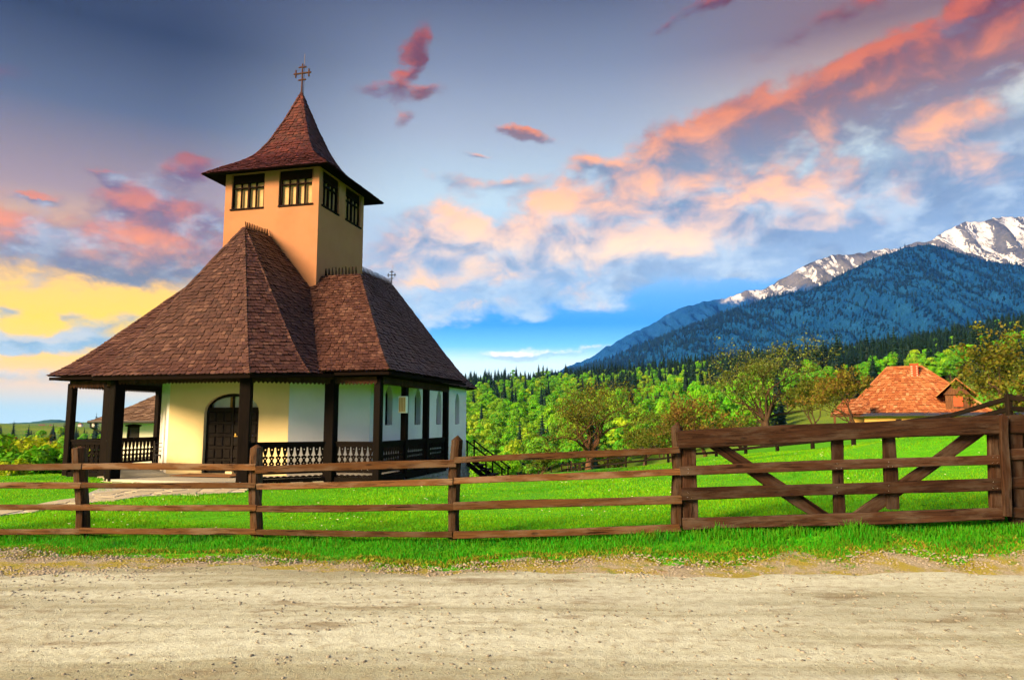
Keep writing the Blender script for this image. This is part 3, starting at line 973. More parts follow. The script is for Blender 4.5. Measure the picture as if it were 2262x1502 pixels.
def mountain(name, label, sky, Yr, Yb, ybase, mat, seed, cols=420, rows=64, amp=60.0, rib=220.0, jag=1.0, px0=None, px1=None):
    xs_ = [k[0] for k in sky]
    ys_ = [k[1] for k in sky]
    px = np.linspace(px0 or xs_[0], px1 or xs_[-1], cols)
    vs, gl = [], []
    for i, x in enumerate(px):
        y = np.interp(x, xs_, ys_) + jag * 5.0 * fbm((x * 0.02, seed, 0.3), 5) + jag * 2.5 * fbm((x * 0.09, seed, 1.3), 3)
        top = at(x, y, Yr)
        bot = at(x, ybase, Yb)
        if top.z < bot.z + 5:
            top.z = bot.z + 5
        hgt = top.z - bot.z
        for j in range(rows + 8):
            if j <= rows:
                t = j / rows
                p = bot.lerp(top, t)
                p.z = bot.z + hgt * (t ** 1.12)
                # ribs and gullies running down the fall line
                q = Vector((p.x / rib + 0.5 * fbm((p.x / 900, p.z / 700, seed), 3), p.z / 1500.0 + seed, seed * 1.7))
                rdg = 1 - abs(fbm(q, 5)) * 1.8
                k = math.sin(math.pi * min(1, t * 1.02)) ** 0.7
                f = fbm((p.x / 320, p.y / 320, p.z / 320 + seed), 5)
                p.y -= (rdg - 0.5) * amp * 2.4 * k * min(1.0, hgt / 300)
                p.z += (rdg - 0.5) * amp * 0.7 * k * min(1.0, hgt / 300) + f * amp * 0.5 * k * min(1.0, hgt / 300)
                gl.append(1.0 - rdg * 0.75)
            else:
                t = (j - rows) / 8
                p = Vector((top.x, top.y + t * (Yr - Yb) * 0.5, top.z - hgt * t * 0.8))
                gl.append(0.3)
            vs.append(p)
    R_ = rows + 8
    ix = np.arange(cols * R_).reshape(cols, R_)
    fq = np.stack([ix[:-1, :-1].ravel(), ix[1:, :-1].ravel(), ix[1:, 1:].ravel(), ix[:-1, 1:].ravel()], -1)
    me = mesh_np(name, np.array([tuple(v) for v in vs]), fq, mat, True)
    a = me.attributes.new('gully', 'FLOAT', 'POINT')
    a.data.foreach_set('value', np.array(gl, dtype=np.float32))
    o = link(name, me)
    return tag(o, label, 'mountain', kind='structure')


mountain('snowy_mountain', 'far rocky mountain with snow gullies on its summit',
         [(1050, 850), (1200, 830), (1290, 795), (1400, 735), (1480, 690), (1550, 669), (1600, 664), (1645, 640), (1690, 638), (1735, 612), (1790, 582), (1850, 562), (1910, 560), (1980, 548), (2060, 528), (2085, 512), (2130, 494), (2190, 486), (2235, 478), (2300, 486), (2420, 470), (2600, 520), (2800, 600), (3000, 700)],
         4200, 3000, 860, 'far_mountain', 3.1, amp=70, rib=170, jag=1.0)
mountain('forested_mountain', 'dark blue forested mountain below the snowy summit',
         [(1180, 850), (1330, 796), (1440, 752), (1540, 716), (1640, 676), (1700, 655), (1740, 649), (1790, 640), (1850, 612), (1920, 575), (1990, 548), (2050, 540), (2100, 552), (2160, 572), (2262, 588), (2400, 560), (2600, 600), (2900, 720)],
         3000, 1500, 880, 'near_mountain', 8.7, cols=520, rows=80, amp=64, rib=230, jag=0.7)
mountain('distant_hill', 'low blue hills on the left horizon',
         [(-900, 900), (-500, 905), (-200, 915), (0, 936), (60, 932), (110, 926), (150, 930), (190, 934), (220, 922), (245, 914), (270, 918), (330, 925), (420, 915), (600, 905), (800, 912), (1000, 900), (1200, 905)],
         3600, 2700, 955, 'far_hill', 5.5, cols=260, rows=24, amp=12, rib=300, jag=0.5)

# spruces that bristle along the slopes of the forested mountain and its skyline are part of the wood below
# ---------------------------------------------------------------- trees


def rot_quads(centers, normals, size, r, up=0.0, aspect=1.0):
    """leaf quads round centres, roughly facing normals; numpy"""
    n = len(centers)
    nn = normals + r.normal(0, 0.55, (n, 3))
    nn /= np.linalg.norm(nn, axis=1, keepdims=True) + 1e-9
    t = r.normal(0, 1, (n, 3))
    t -= nn * (t * nn).sum(1, keepdims=True)
    t /= np.linalg.norm(t, axis=1, keepdims=True) + 1e-9
    b = np.cross(nn, t)
    s = size * r.uniform(0.6, 1.35, (n, 1))
    c = centers
    v = np.stack([c - t * s, c - b * s * 0.55 * aspect + t * s * .1, c + t * s, c + b * s * 0.55 * aspect + t * s * .1], 1).reshape(-1, 3)
    f = np.arange(4 * n).reshape(n, 4)
    return v, f


def merge(parts):
    vs, fs, mi = [], [], []
    b = 0
    for (v, f, m) in parts:
        v = np.asarray(v, float)
        vs.append(v)
        for q in f:
            fs.append([int(k) + b for k in q])
            mi.append(m)
        b += len(v)
    return np.concatenate(vs), fs, mi


def broadleaf(name, seed, mats, h=11.0, rad=4.2, n=900, leaf=0.42):
    r = np.random.default_rng(seed)
    trunk = MB()
    trunk.tube([(0, 0, -0.5), (0.1, 0, h * 0.25), (0, 0.1, h * 0.6)], [0.24, 0.18, 0.08], 6)
    lobes = []
    for k in range(13):
        a = r.uniform(0, 6.28)
        t = r.uniform(0, 1)
        z = h * (0.36 + 0.55 * t)
        rr = rad * (0.62 * math.sin(math.pi * (0.18 + 0.74 * t))) * r.uniform(0.5, 1.0)
        lobes.append((np.array([rr * math.cos(a), rr * math.sin(a), z]), rad * r.uniform(0.26, 0.46)))
    lobes.append((np.array([0, 0, h * 0.86]), rad * 0.4))
    cs, ns = [], []
    for _ in range(n):
        c, R_ = lobes[r.integers(len(lobes))]
        d = r.normal(0, 1, 3)
        d[2] = abs(d[2]) * 0.9 + d[2] * 0.3
        d /= np.linalg.norm(d)
        q = c + d * R_ * r.uniform(0.7, 1.08) * np.array([1, 1, 0.82])
        cs.append(q)
        ns.append(d)
    v, f = rot_quads(np.array(cs), np.array(ns), leaf, r)
    V_, F_, M_ = merge([(trunk.v, trunk.f, 0), (v, f, 1)])
    me = mesh_np(name, V_, F_, ['bark', mats])
    me.polygons.foreach_set('material_index', np.array(M_, dtype=np.int32))
    return me


def spruce(name, seed, h=15.0, rad=2.6, layers=22, needle='spruce_needle'):
    r = np.random.default_rng(seed)
    trunk = MB()
    trunk.tube([(0, 0, -0.5), (0, 0, h * 0.97)], [0.22, 0.02], 5)
    vs, fs = [], []
    for i in range(layers):
        t = i / (layers - 1)
        z = h * (0.08 + 0.90 * t)
        R_ = rad * (1 - t) ** 0.72 * r.uniform(0.82, 1.12) + 0.10
        k = int(13 - 5 * t)
        a0 = r.uniform(0, 6.28)
        for j in range(k):
            a = a0 + 6.283 * j / k + r.uniform(-.25, .25)
            rr = R_ * r.uniform(0.7, 1.12)
            w_ = 0.36 * rr + 0.16
            d = np.array([math.cos(a), math.sin(a), 0])
            s = np.array([-math.sin(a), math.cos(a), 0])
            dz = -0.34 * rr - 0.12
            b = len(vs)
            vs += [np.array([0, 0, z + 0.18]) + d * 0.02, np.array([0, 0, z + dz * .45]) + d * rr * .55 - s * w_, np.array([0, 0, z + dz + .1 * rr]) + d * rr, np.array([0, 0, z + dz * .45]) + d * rr * .55 + s * w_]
            fs.append((b, b + 1, b + 2, b + 3))
    kc = 9
    b = len(vs)
    vs += [np.array([math.cos(6.283 * j / kc) * rad * .62, math.sin(6.283 * j / kc) * rad * .62, h * .06]) for j in range(kc)] + [np.array([0, 0, h * .95])]
    fs += [(b + j, b + (j + 1) % kc, b + kc) for j in range(kc)]
    b = len(vs)
    vs += [np.array([0.07, 0, h * .93]), np.array([-.05, .06, h * .93]), np.array([-.05, -.06, h * .93]), np.array([0, 0, h * 1.03])]
    fs += [(b, b + 1, b + 3), (b + 1, b + 2, b + 3), (b + 2, b, b + 3)]
    V_, F_, M_ = merge([(trunk.v, trunk.f, 0), (vs, fs, 1)])
    me = mesh_np(name, V_, F_, ['bark', needle])
    me.polygons.foreach_set('material_index', np.array(M_, dtype=np.int32))
    return me


BROAD = [broadleaf('broadleaf_tree', 20 + k, 'spring_leaf', h=9 + 1.2 * (k % 3), rad=3.3 + 0.5 * (k % 2), n=1900, leaf=0.29) for k in range(5)]
CONIF = [spruce('spruce_tree', 40 + k, h=12.5 + 1.8 * k, rad=3.0 + .25 * k) for k in range(3)]

HAZE_BLUE = spruce('haze_blue_spruce', 47, 14.0, 3.2, 18, 'haze_blue_needle')  # mountain copy of the spruce with haze in its needle colour

frs = np.random.default_rng(11)
spots = []                                     # x, y, kind, scale
# hillside on the right
yy = 165.0
while yy < 705:
    sp = 5.6 + 3.0 * (yy / 700)
    xs_ = np.arange(-0.13 * yy, 0.80 * yy, sp)
    for x in xs_:
        a = x / yy
        if a > 0.37 and yy < 225:
            continue
        px = x + frs.uniform(-.45, .45) * sp
        py = yy + frs.uniform(-.5, .5) * sp
        n = mnoise.fractal(Vector((px / 85.0, py / 60.0, 2.0)), 1.0, 2.0, 3)
        rightness = float(sst(np.array(a), .20, .34))
        pc = 0.06 + 0.8 * (n > 0.25)
        if py > 600:
            pc = max(pc, 0.72)
        if py > 220:
            pc = max(pc, rightness * float(sst(np.array(py), 235, 330)) * 0.96)
        pc = min(pc, 0.95)
        kind = 1 if frs.random() < pc else 0
        spots.append((px, py, kind, frs.uniform(.62, 1.25)))
    yy += sp * 0.85
# left of the church: valley woods
for (y0, y1, sp, a0, a1, pc) in ((165, 330, 8.5, -.98, -.46, .3), (345, 420, 12, -.95, -.46, .5)):
    yy = y0
    while yy < y1:
        for x in np.arange(a0 * yy, a1 * yy, sp):
            px = x + frs.uniform(-.5, .5) * sp
            py = yy + frs.uniform(-.5, .5) * sp
            if py > 330 and mnoise.fractal(Vector((px / 70, py / 50, 9)), 1.0, 2.0, 2) < 0.15:
                continue
            spots.append((px, py, 1 if frs.random() < pc else 0, frs.uniform(.55, .85)))
        yy += sp
spots = np.array(spots)
zs = terrain(spots[:, 0], spots[:, 1])
# keep sight lines: what stands out largest comes first
dist = np.hypot(spots[:, 0], spots[:, 1])
inview = (np.abs(spots[:, 0] / spots[:, 1]) < 0.75) & ~((spots[:, 0] / spots[:, 1] > -.50) & (spots[:, 0] / spots[:, 1] < -.08))
order = np.lexsort((dist, ~inview))
count = {0: 0, 1: 0}
rest = []
for i in order:
    x, y, kind, sc = spots[i]
    kind = int(kind)
    lim = 290
    if count[kind] < lim and inview[i]:
        count[kind] += 1
        me = (CONIF if kind else BROAD)[int(frs.integers(3 if kind else 5))]
        left_side = x / y < -.3
        o = link('spruce_tree' if kind else 'broadleaf_tree', me)
        o.location = (x, y, zs[i] - 0.2)
        o.rotation_euler = (0, 0, frs.uniform(0, 6.28))
        o.scale = (sc * frs.uniform(.9, 1.1),) * 2 + (sc * frs.uniform(.8, 1.35),)
        if kind:
            tag(o, 'dark spruce in the valley wood left of the church' if left_side else 'dark spruce among the trees of the hillside forest', 'tree', 'spruces in the valley wood' if left_side else 'spruces of the hillside forest')
        else:
            tag(o, 'fresh green tree in the valley wood left of the church' if left_side else 'fresh green broadleaf tree of the hillside forest', 'tree', 'trees in the valley wood' if left_side else 'green trees of the hillside forest')
    else:
        rest.append((x, y, zs[i] - 0.2, kind, sc))

# spruces on the forested mountain stand as a mass on its slope
mo = bpy.data.objects['forested_mountain'].data
co = np.empty(len(mo.vertices) * 3, dtype=np.float32)
mo.vertices.foreach_get('co', co)
co = co.reshape(520, 88, 3)
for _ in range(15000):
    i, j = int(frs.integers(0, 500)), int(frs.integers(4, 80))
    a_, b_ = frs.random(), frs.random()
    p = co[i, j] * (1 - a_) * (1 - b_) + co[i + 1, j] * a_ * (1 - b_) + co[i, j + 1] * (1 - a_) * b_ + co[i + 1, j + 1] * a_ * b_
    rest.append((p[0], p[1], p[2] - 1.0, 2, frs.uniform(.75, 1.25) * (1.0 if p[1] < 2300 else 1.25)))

rest = np.array(rest)
me = bpy.data.meshes.new('forest')
me.vertices.add(len(rest))
me.vertices.foreach_set('co', rest[:, :3].astype(np.float32).ravel())
at_ = me.attributes.new('kind', 'INT', 'POINT')
kk = np.where(rest[:, 3] > 1.5, 8, 0) + (rest[:, 3] < 1.5) * np.where(rest[:, 3] > 0.5, 5 + frs.integers(0, 3, len(rest)), frs.integers(0, 5, len(rest)))
at_.data.foreach_set('value', kk.astype(np.int32))
at_ = me.attributes.new('size', 'FLOAT', 'POINT')
at_.data.foreach_set('value', rest[:, 4].astype(np.float32))
at_ = me.attributes.new('turn', 'FLOAT', 'POINT')
at_.data.foreach_set('value', frs.uniform(0, 6.28, len(rest)).astype(np.float32))
forest = link('forest', me)
tag(forest, 'far wood of green trees and spruces on hills and mountain slopes', 'forest', kind='stuff')
gt = bpy.data.node_groups.new('forest_nodes', 'GeometryNodeTree')
gt.interface.new_socket(name='Geometry', in_out='INPUT', socket_type='NodeSocketGeometry')
gt.interface.new_socket(name='Geometry', in_out='OUTPUT', socket_type='NodeSocketGeometry')
gg = G(gt)
gin, gout = gg.node('NodeGroupInput'), gg.node('NodeGroupOutput')
join = gg.node('GeometryNodeJoinGeometry')
ak = gg.node('GeometryNodeInputNamedAttribute', {'data_type': 'INT'}, {'Name': 'kind'})
asz = gg.node('GeometryNodeInputNamedAttribute', {'data_type': 'FLOAT'}, {'Name': 'size'})
atn = gg.node('GeometryNodeInputNamedAttribute', {'data_type': 'FLOAT'}, {'Name': 'turn'})
rotc = gg.node('ShaderNodeCombineXYZ')
gg.l.new(atn.outputs[0], rotc.inputs[2])
first = {}
for o in C.objects:
    if o.type == 'MESH' and o.data.name not in first:
        first[o.data.name] = o
o = link('spruce_tree', HAZE_BLUE)
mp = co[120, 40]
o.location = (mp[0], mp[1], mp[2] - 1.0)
tag(o, 'haze-tinted spruce low on the forested mountain slope', 'tree')
first[HAZE_BLUE.name] = o
for k, src in enumerate(BROAD + CONIF + [HAZE_BLUE]):
    so = first.get(src.name)
    if so is None:
        continue
    oi = gg.node('GeometryNodeObjectInfo', {'transform_space': 'ORIGINAL'}, {'Object': so, 'As Instance': True})
    cmp_ = gg.node('FunctionNodeCompare', {'data_type': 'INT', 'operation': 'EQUAL'})
    gg.l.new(ak.outputs[0], cmp_.inputs[2])
    cmp_.inputs[3].default_value = k
    ins = gg.node('GeometryNodeInstanceOnPoints')
    gg.l.new(gin.outputs[0], ins.inputs['Points'])
    gg.l.new(cmp_.outputs[0], ins.inputs['Selection'])
    gg.l.new(oi.outputs['Geometry'], ins.inputs['Instance'])
    gg.l.new(rotc.outputs[0], ins.inputs['Rotation'])
    gg.l.new(asz.outputs[0], ins.inputs['Scale'])
    gg.l.new(ins.outputs[0], join.inputs[0])
gg.l.new(join.outputs[0], gout.inputs[0])
md = forest.modifiers.new('forest', 'NODES')
md.node_group = gt


LEAF_K = 0.20


# orchard trees: crooked limbs with thin spring leaf
def orchard(name, label, base, h, spread, seed, leaf_mat, leaf=0.09, nleaf=9, bark='bark', lean=(0, 0), forks=5, depth=5, trunk_h=0.25, extra=None, group=None, trunk_r=0.22, gnarl=0.35):
    r = random.Random(seed)
    root = empty(name, base)
    tag(root, label, 'tree', group)
    wood_, tips = MB(), []

    def grow(p, d, length, rad, lev):
        pts, rads = [p.copy()], [rad]
        n = 4 if lev < 3 else 3
        for i in range(n):
            d = (d + Vector((r.gauss(0, gnarl), r.gauss(0, gnarl), r.gauss(0.05, gnarl * .7))) * 0.55).normalized()
            p = p + d * (length / n)
            pts.append(p.copy())
            rads.append(rad * (1 - 0.42 * (i + 1) / n))
            if lev >= depth - 3:
                for _ in range(2 if lev == depth else 1):
                    tips.append((p.copy(), d.copy()))
        wood_.tube(pts, rads, 6 if lev < 2 else (4 if lev < 4 else 3), cap=False)
        if lev < depth:
            k = forks if lev == 0 else r.choice((2, 3, 3))
            for i in range(k):
                s = pts[-1] if (lev == 0 and i < 2) or i == 0 else pts[r.choice((2, len(pts) - 1, len(pts) - 2))]
                a = 6.283 * i / k + r.uniform(-.6, .6)
                side_ = Vector((math.cos(a), math.sin(a), 0))
                tilt = r.uniform(0.15, 1.0) if lev == 0 else r.uniform(0.4, 1.1)
                nd = (d * math.cos(tilt) + side_ * math.sin(tilt) * spread + Vector((0, 0, 0.12))).normalized()
                grow(s.copy(), nd, length * r.uniform(0.62, 0.88) if lev else length * r.uniform(.8, 1.25), rads[-1] * r.uniform(.55, .78) if lev else rads[-1] * .62, lev + 1)

    grow(Vector((0, 0, -0.15)), Vector((lean[0], lean[1], 1)).normalized(), h * trunk_h, trunk_r * .88, 0)
    top = max(v[2] for v in wood_.v)
    k = h / top
    nleaf = max(2, int(nleaf * LEAF_K))
    wood_.v = [(v[0] * k, v[1] * k, v[2] * k) for v in wood_.v]
    wood_.build('trunk', bark, root, True)
    cs, ns = [], []
    for (p, d) in tips:
        for _ in range(nleaf):
            q = p * k + Vector((r.gauss(0, .16), r.gauss(0, .16), r.gauss(0, .14))) * (h / 8.0)
            cs.append(q)
            ns.append(Vector((r.gauss(0, 1), r.gauss(0, 1), abs(r.gauss(0, 1)) + .4)).normalized())
    rr = np.random.default_rng(seed)
    mats = [leaf_mat] + ([extra] if extra else [])
    v, f = rot_quads(np.array([tuple(c) for c in cs]), np.array([tuple(n) for n in ns]), leaf, rr, aspect=1.3)
    me = mesh_np('crown', v, f, mats)
    if extra:
        me.polygons.foreach_set('material_index', (rr.random(len(f)) < .3).astype(np.int32))
    link('crown', me, root)
    return root


def gp(x, Y, dy=0.0):
    p = at(x, 900, Y)
    return (p.x, p.y, gz(p.x, p.y) + dy)


orchard('apple_tree', 'tall bare-limbed tree with reddish trunk left of the gate', gp(1300, 80), 12.0, 1.4, 4, 'olive_leaf', 0.10, 8, 'bark_red', forks=10, trunk_h=.13, trunk_r=.34, extra='gold_leaf')
orchard('apple_tree', 'tall budding tree rising against the dark mountain slope', gp(1690, 58), 9.4, 0.8, 9, 'olive_leaf', 0.085, 9, 'bark', forks=9, trunk_h=.12, trunk_r=.24, extra='bud_leaf')
orchard('apple_tree', 'small golden leaved tree in front of the orange roof', gp(1885, 40), 4.0, 1.1, 15, 'gold_leaf', 0.065, 10, 'bark', forks=5, trunk_h=.25, trunk_r=.12, extra='rust_leaf')
orchard('apple_tree', 'gnarled wide tree with golden leaves at the right edge', gp(2215, 30), 4.7, 1.35, 22, 'gold_leaf', 0.075, 12, 'bark', lean=(.12, 0), forks=5, trunk_h=.24, trunk_r=.19, extra='olive_leaf', gnarl=.5)
orchard('apple_tree', 'low spreading tree beside the tall reddish trunk', gp(1420, 72), 6.0, 1.3, 31, 'olive_leaf', 0.085, 7, 'bark', forks=6, trunk_h=.18, trunk_r=.18)
orchard('apple_tree', 'rust tinted small tree behind the left gate post', gp(1555, 62), 5.6, 1.15, 37, 'rust_leaf', 0.085, 10, 'bark_red', forks=6, trunk_h=.2, trunk_r=.15, extra='gold_leaf')
orchard('apple_tree', 'thin green tree between the budding tree and house', gp(1785, 56), 5.2, 0.9, 43, 'olive_leaf', 0.08, 8, 'bark', forks=5, trunk_h=.24, trunk_r=.13)
orchard('shrub', 'low twiggy shrub at the foot of the meadow', gp(1195, 72), 3.4, 1.3, 51, 'olive_leaf', 0.075, 8, 'bark', forks=8, depth=4, trunk_h=.12, trunk_r=.08)
orchard('shrub', 'low scrub below the reddish trunk by the field fence', gp(1345, 84), 3.0, 1.3, 57, 'olive_leaf', 0.075, 8, 'bark', forks=8, depth=4, trunk_h=.12, trunk_r=.08)
orchard('shrub', 'leafy scrub beside the twisted stump behind the gate', gp(1640, 66), 3.8, 1.2, 61, 'olive_leaf', 0.075, 10, 'bark', forks=8, depth=4, trunk_h=.12, trunk_r=.08)
orchard('apple_tree', 'half bare tree just left of the gate post', gp(1480, 66), 5.2, 1.2, 77, 'olive_leaf', 0.08, 6, 'bark', forks=6, trunk_h=.2, trunk_r=.16)
orchard('apple_tree', 'pale leaved tree behind the gnarled tree on the right', gp(2270, 48), 6.0, 1.1, 71, 'olive_leaf', 0.085, 10, 'bark', forks=6, trunk_h=.2, trunk_r=.15)


# big bushes and the two marked trees left of the church
def bush(name, label, base, rx_, rz_, seed, mat, n=4500, leaf=0.13):
    r = np.random.default_rng(seed)
    root = empty(name, base)
    tag(root, label, 'bush')
    st = MB()
    for k in range(6):
        a = 6.28 * k / 6
        st.tube([(0, 0, -.3), (math.cos(a) * rx_ * .25, math.sin(a) * rx_ * .25, rz_ * .45), (math.cos(a) * rx_ * .5, math.sin(a) * rx_ * .5, rz_ * .8)], [.07, .05, .02], 5)
    st.build('stem', 'bark', root)
    cs, ns = [], []
    lob = [(np.array([r.uniform(-.62, .62) * rx_, r.uniform(-.62, .62) * rx_, r.uniform(.25, .78) * rz_]), r.uniform(.26, .42)) for _ in range(16)]
    for _ in range(n):
        c, q = lob[r.integers(16)]
        d = r.normal(0, 1, 3)
        d /= np.linalg.norm(d)
        cs.append(c + d * np.array([rx_ * q, rx_ * q, rz_ * q * .9]) * r.uniform(.72, 1.06))
        ns.append(d + np.array([0, 0, .4]))
    v, f = rot_quads(np.array(cs), np.array(ns), leaf, r)
    link('foliage', mesh_np('foliage', v, f, mat), root)
    return root


bush('round_bush', 'bright yellow green bush beside the porch corner post', gp(110, 34, -1.2), 1.9, 3.0, 81, 'yellow_leaf')
bush('round_bush', 'green bush at the far left behind the fence', gp(15, 32, -1.3), 1.8, 2.9, 82, 'bush_leaf')
bush('round_bush', 'low green bush under the fence left of the path', gp(60, 27, -.9), 1.5, 1.75, 83, 'bush_leaf')
bush('round_bush', 'shaded green bush against the porch plinth', gp(135, 28, -.7), 1.2, 1.7, 84, 'bush_leaf')
bush('round_bush', 'ochre tinted bush top rising behind the yellow bush', gp(50, 44, -1.0), 2.6, 4.4, 85, 'gold_leaf', leaf=.16)
bush('round_bush', 'green bush outside the left end of the fence', gp(-70, 30, -1.0), 2.0, 3.0, 86, 'bush_leaf')
bush('round_bush', 'leafy scrub at the meadow edge below the church stair', gp(1110, 62, -1.0), 3.0, 3.0, 87, 'bush_leaf')
bush('round_bush', 'small yellowish bush nearest the path on the left', gp(20, 24, -.4), 1.0, .9, 88, 'yellow_leaf', 2500, .09)
o = link('spruce_tree', CONIF[1])
p = at(118, 987, 280)
o.location = (p.x, p.y, p.z - 0.3)
o.scale = (.62, .62, .50)
tag(o, 'lone dark spruce standing out on the left meadow', 'tree')
# ---------------------------------------------------------------- church (local frame: X right, Y along the nave, Z up)
church = empty('church', CM, -CA)
tag(church, 'white village church with brown shingle roofs and bell tower', 'church')


def ruled(E0, E1, T0, T1, prof):
    """roof face between an eave E0-E1 and a ridge T0-T1; prof maps run to rise"""
    E0, E1, T0, T1 = [np.array(k, float) for k in (E0, E1, T0, T1)]
    ps, pg = [k[0] for k in prof], [k[1] for k in prof]

    def P(s, f):
        a = E0 + (T0 - E0) * s
        b = E1 + (T1 - E1) * s
        gq = np.interp(s, ps, pg)
        a = np.array([a[0], a[1], E0[2] + (T0[2] - E0[2]) * gq])
        b = np.array([b[0], b[1], E1[2] + (T1[2] - E1[2]) * gq])
        return a + (b - a) * f
    return P


MAIN = [(0, 0), (.12, .085), (.25, .205), (.4, .36), (.6, .575), (.8, .79), (1, 1)]
BELL = [(0, 0), (.15, .075), (.335, .16), (.46, .225), (.54, .285), (.66, .42), (.82, .67), (1, 1)]


def lay_shingles(P, wid, expo, seed, out, s_top=1.0, keep=None, thick=0.034):
    r = random.Random(seed)
    # length up the slope, walked so that rows keep the same exposure on the curve
    N = 240
    pts = [P(k / N, 0.5) for k in range(N + 1)]
    L = [0.0]
    for k in range(N):
        L.append(L[-1] + float(np.linalg.norm(pts[k + 1] - pts[k])))
    rows = max(2, int(L[-1] / expo))
    sv = np.interp(np.linspace(0, L[-1], rows + 1), L, np.linspace(0, 1, N + 1))
    sv = list(sv) + [1.0, 1.0]
    for i in range(rows):
        s0, s1 = sv[i], min(sv[i + 2], s_top)
        if s0 >= s_top - 1e-4:
            break
        a, b = P(s0, 0), P(s0, 1)
        W = float(np.linalg.norm(b - a))
        k = max(1, int(round(W / wid)))
        cuts = [0.0]
        off = 0.5 if i % 2 else 0.0
        for j in range(1, k + (1 if off else 0)):
            cuts.append((j - off + r.uniform(-.16, .16)) / k)
        cuts.append(1.0)
        mid = P((s0 + s1) / 2, .5)
        up = P(s1, .5) - P(s0, .5)
        al = b - a
        if W < 1e-3:
            continue
        nrm = np.cross(al, up)
        nrm /= np.linalg.norm(nrm) + 1e-9
        if nrm[2] < 0:
            nrm = -nrm
        for j in range(len(cuts) - 1):
            f0, f1 = cuts[j], cuts[j + 1]
            if f1 - f0 < 0.02 / W:
                continue
            gap = 0.005 / W
            f0 += gap
            f1 -= gap
            c = P((s0 + s1) / 2, (f0 + f1) / 2)
            if keep is not None and not keep(c):
                continue
            js = r.uniform(-.12, .12) * (sv[i + 1] - s0)
            sb = max(0.0, s0 + js) if i else s0
            ds = (sv[i + 1] - s0)
            lift = thick * r.uniform(.75, 1.5)
            fm = (f0 + f1) / 2
            arc = [(f0, sb + ds * .20), (f0 + (f1 - f0) * .22, sb + ds * .03), (f0 + (f1 - f0) * .78, sb + ds * .03), (f1, sb + ds * .20)]
            tl, tr = P(s1, f0) + nrm * .004, P(s1, f1) + nrm * .004
            bt = [P(s, f) + nrm * lift for (f, s) in arc]
            bb = [P(s, f) + nrm * .001 for (f, s) in arc]
            vs = [tl, tr, bt[3], bt[2], bt[1], bt[0], bb[3], bb[2], bb[1], bb[0]]
            fs = [(0, 5, 4, 3, 2, 1), (2, 3, 7, 6), (3, 4, 8, 7), (4, 5, 9, 8), (0, 9, 5), (1, 2, 6)]
            out.append((c, vs, fs))


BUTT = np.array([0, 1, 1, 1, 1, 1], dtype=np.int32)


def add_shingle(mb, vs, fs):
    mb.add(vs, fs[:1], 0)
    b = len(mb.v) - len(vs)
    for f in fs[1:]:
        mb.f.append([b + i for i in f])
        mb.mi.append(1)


def underlay(mb, P, n=14):
    vs = [P(k / n, f) for k in range(n + 1) for f in (0.0, 1.0)]
    mb.add(vs, [(2 * k, 2 * k + 1, 2 * k + 3, 2 * k + 2) for k in range(n)])


ZE = 2.93
EV = {'fl': (-2.42, -.48, 2.86), 'fr': (2.42, -.48, 2.86), 'or': (3.50, .62, 2.93), 'ol': (-3.50, .62, 2.93)}
APEX, RIDGE = (0, 2.53, 7.72), (0, 3.95, 7.80)
porch_faces = [
    (EV['fl'], EV['fr'], APEX, APEX),
    (EV['fr'], EV['or'], APEX, APEX),
    (EV['or'], (4.35, 3.95, 2.95), APEX, RIDGE),
    (EV['ol'], EV['fl'], APEX, APEX),
    ((-4.35, 3.95, 2.95), EV['ol'], RIDGE, APEX),
]
WU, WV0, WV1, WZ = 5.62, 1.08, 8.10, 3.01
WRa, WRb = (-3.12, 4.32, 6.44), (3.12, 4.32, 6.44)
wing_faces = [
    ((-WU, WV0, WZ), (WU, WV0, WZ), WRa, WRb),
    ((WU, WV0, WZ), (WU, WV1, WZ + .05), WRb, WRb),
    ((WU, WV1, WZ + .05), (-WU, WV1, WZ + .05), WRb, WRa),
    ((-WU, WV1, WZ + .05), (-WU, WV0, WZ), WRa, WRa),
]
NZ = 3.08
NE0, NE1 = (0, 5.0, 7.98), (0, 14.15, 8.08)
nave_faces = [
    ((4.30, 5.0, NZ), (4.30, 13.95, NZ), NE0, NE1),
    ((-4.30, 13.95, NZ), (-4.30, 5.0, NZ), NE1, NE0),
    ((4.30, 13.95, NZ), (2.3, 16.6, NZ), NE1, NE1),
    ((2.3, 16.6, NZ), (-2.3, 16.6, NZ), NE1, NE1),
    ((-2.3, 16.6, NZ), (-4.30, 13.95, NZ), NE1, NE1),
]
TU, TV0, TV1 = 1.77, 3.92, 7.30                 # bell tower walls
TVM = (TV0 + TV1) / 2
TE, TZ, TA = 2.32, 9.93, 13.62
TD = (TV1 - TV0) / 2 + .55
tower_faces = [
    ((-TE, TVM - TD, TZ), (TE, TVM - TD, TZ), (0, TVM, TA), (0, TVM, TA)),
    ((TE, TVM - TD, TZ), (TE, TVM + TD, TZ), (0, TVM, TA), (0, TVM, TA)),
    ((TE, TVM + TD, TZ), (-TE, TVM + TD, TZ), (0, TVM, TA), (0, TVM, TA)),
    ((-TE, TVM + TD, TZ), (-TE, TVM - TD, TZ), (0, TVM, TA), (0, TVM, TA)),
]


def in_tower(c):
    return c[2] < 9 and abs(c[0]) < TU - .05 and TV0 + .05 < c[1] < TV1 - .05


cam_loc = Vector((0, 0, EYE))
cw = Matrix.Translation(CM) @ Matrix.Rotation(-CA, 4, 'Z')


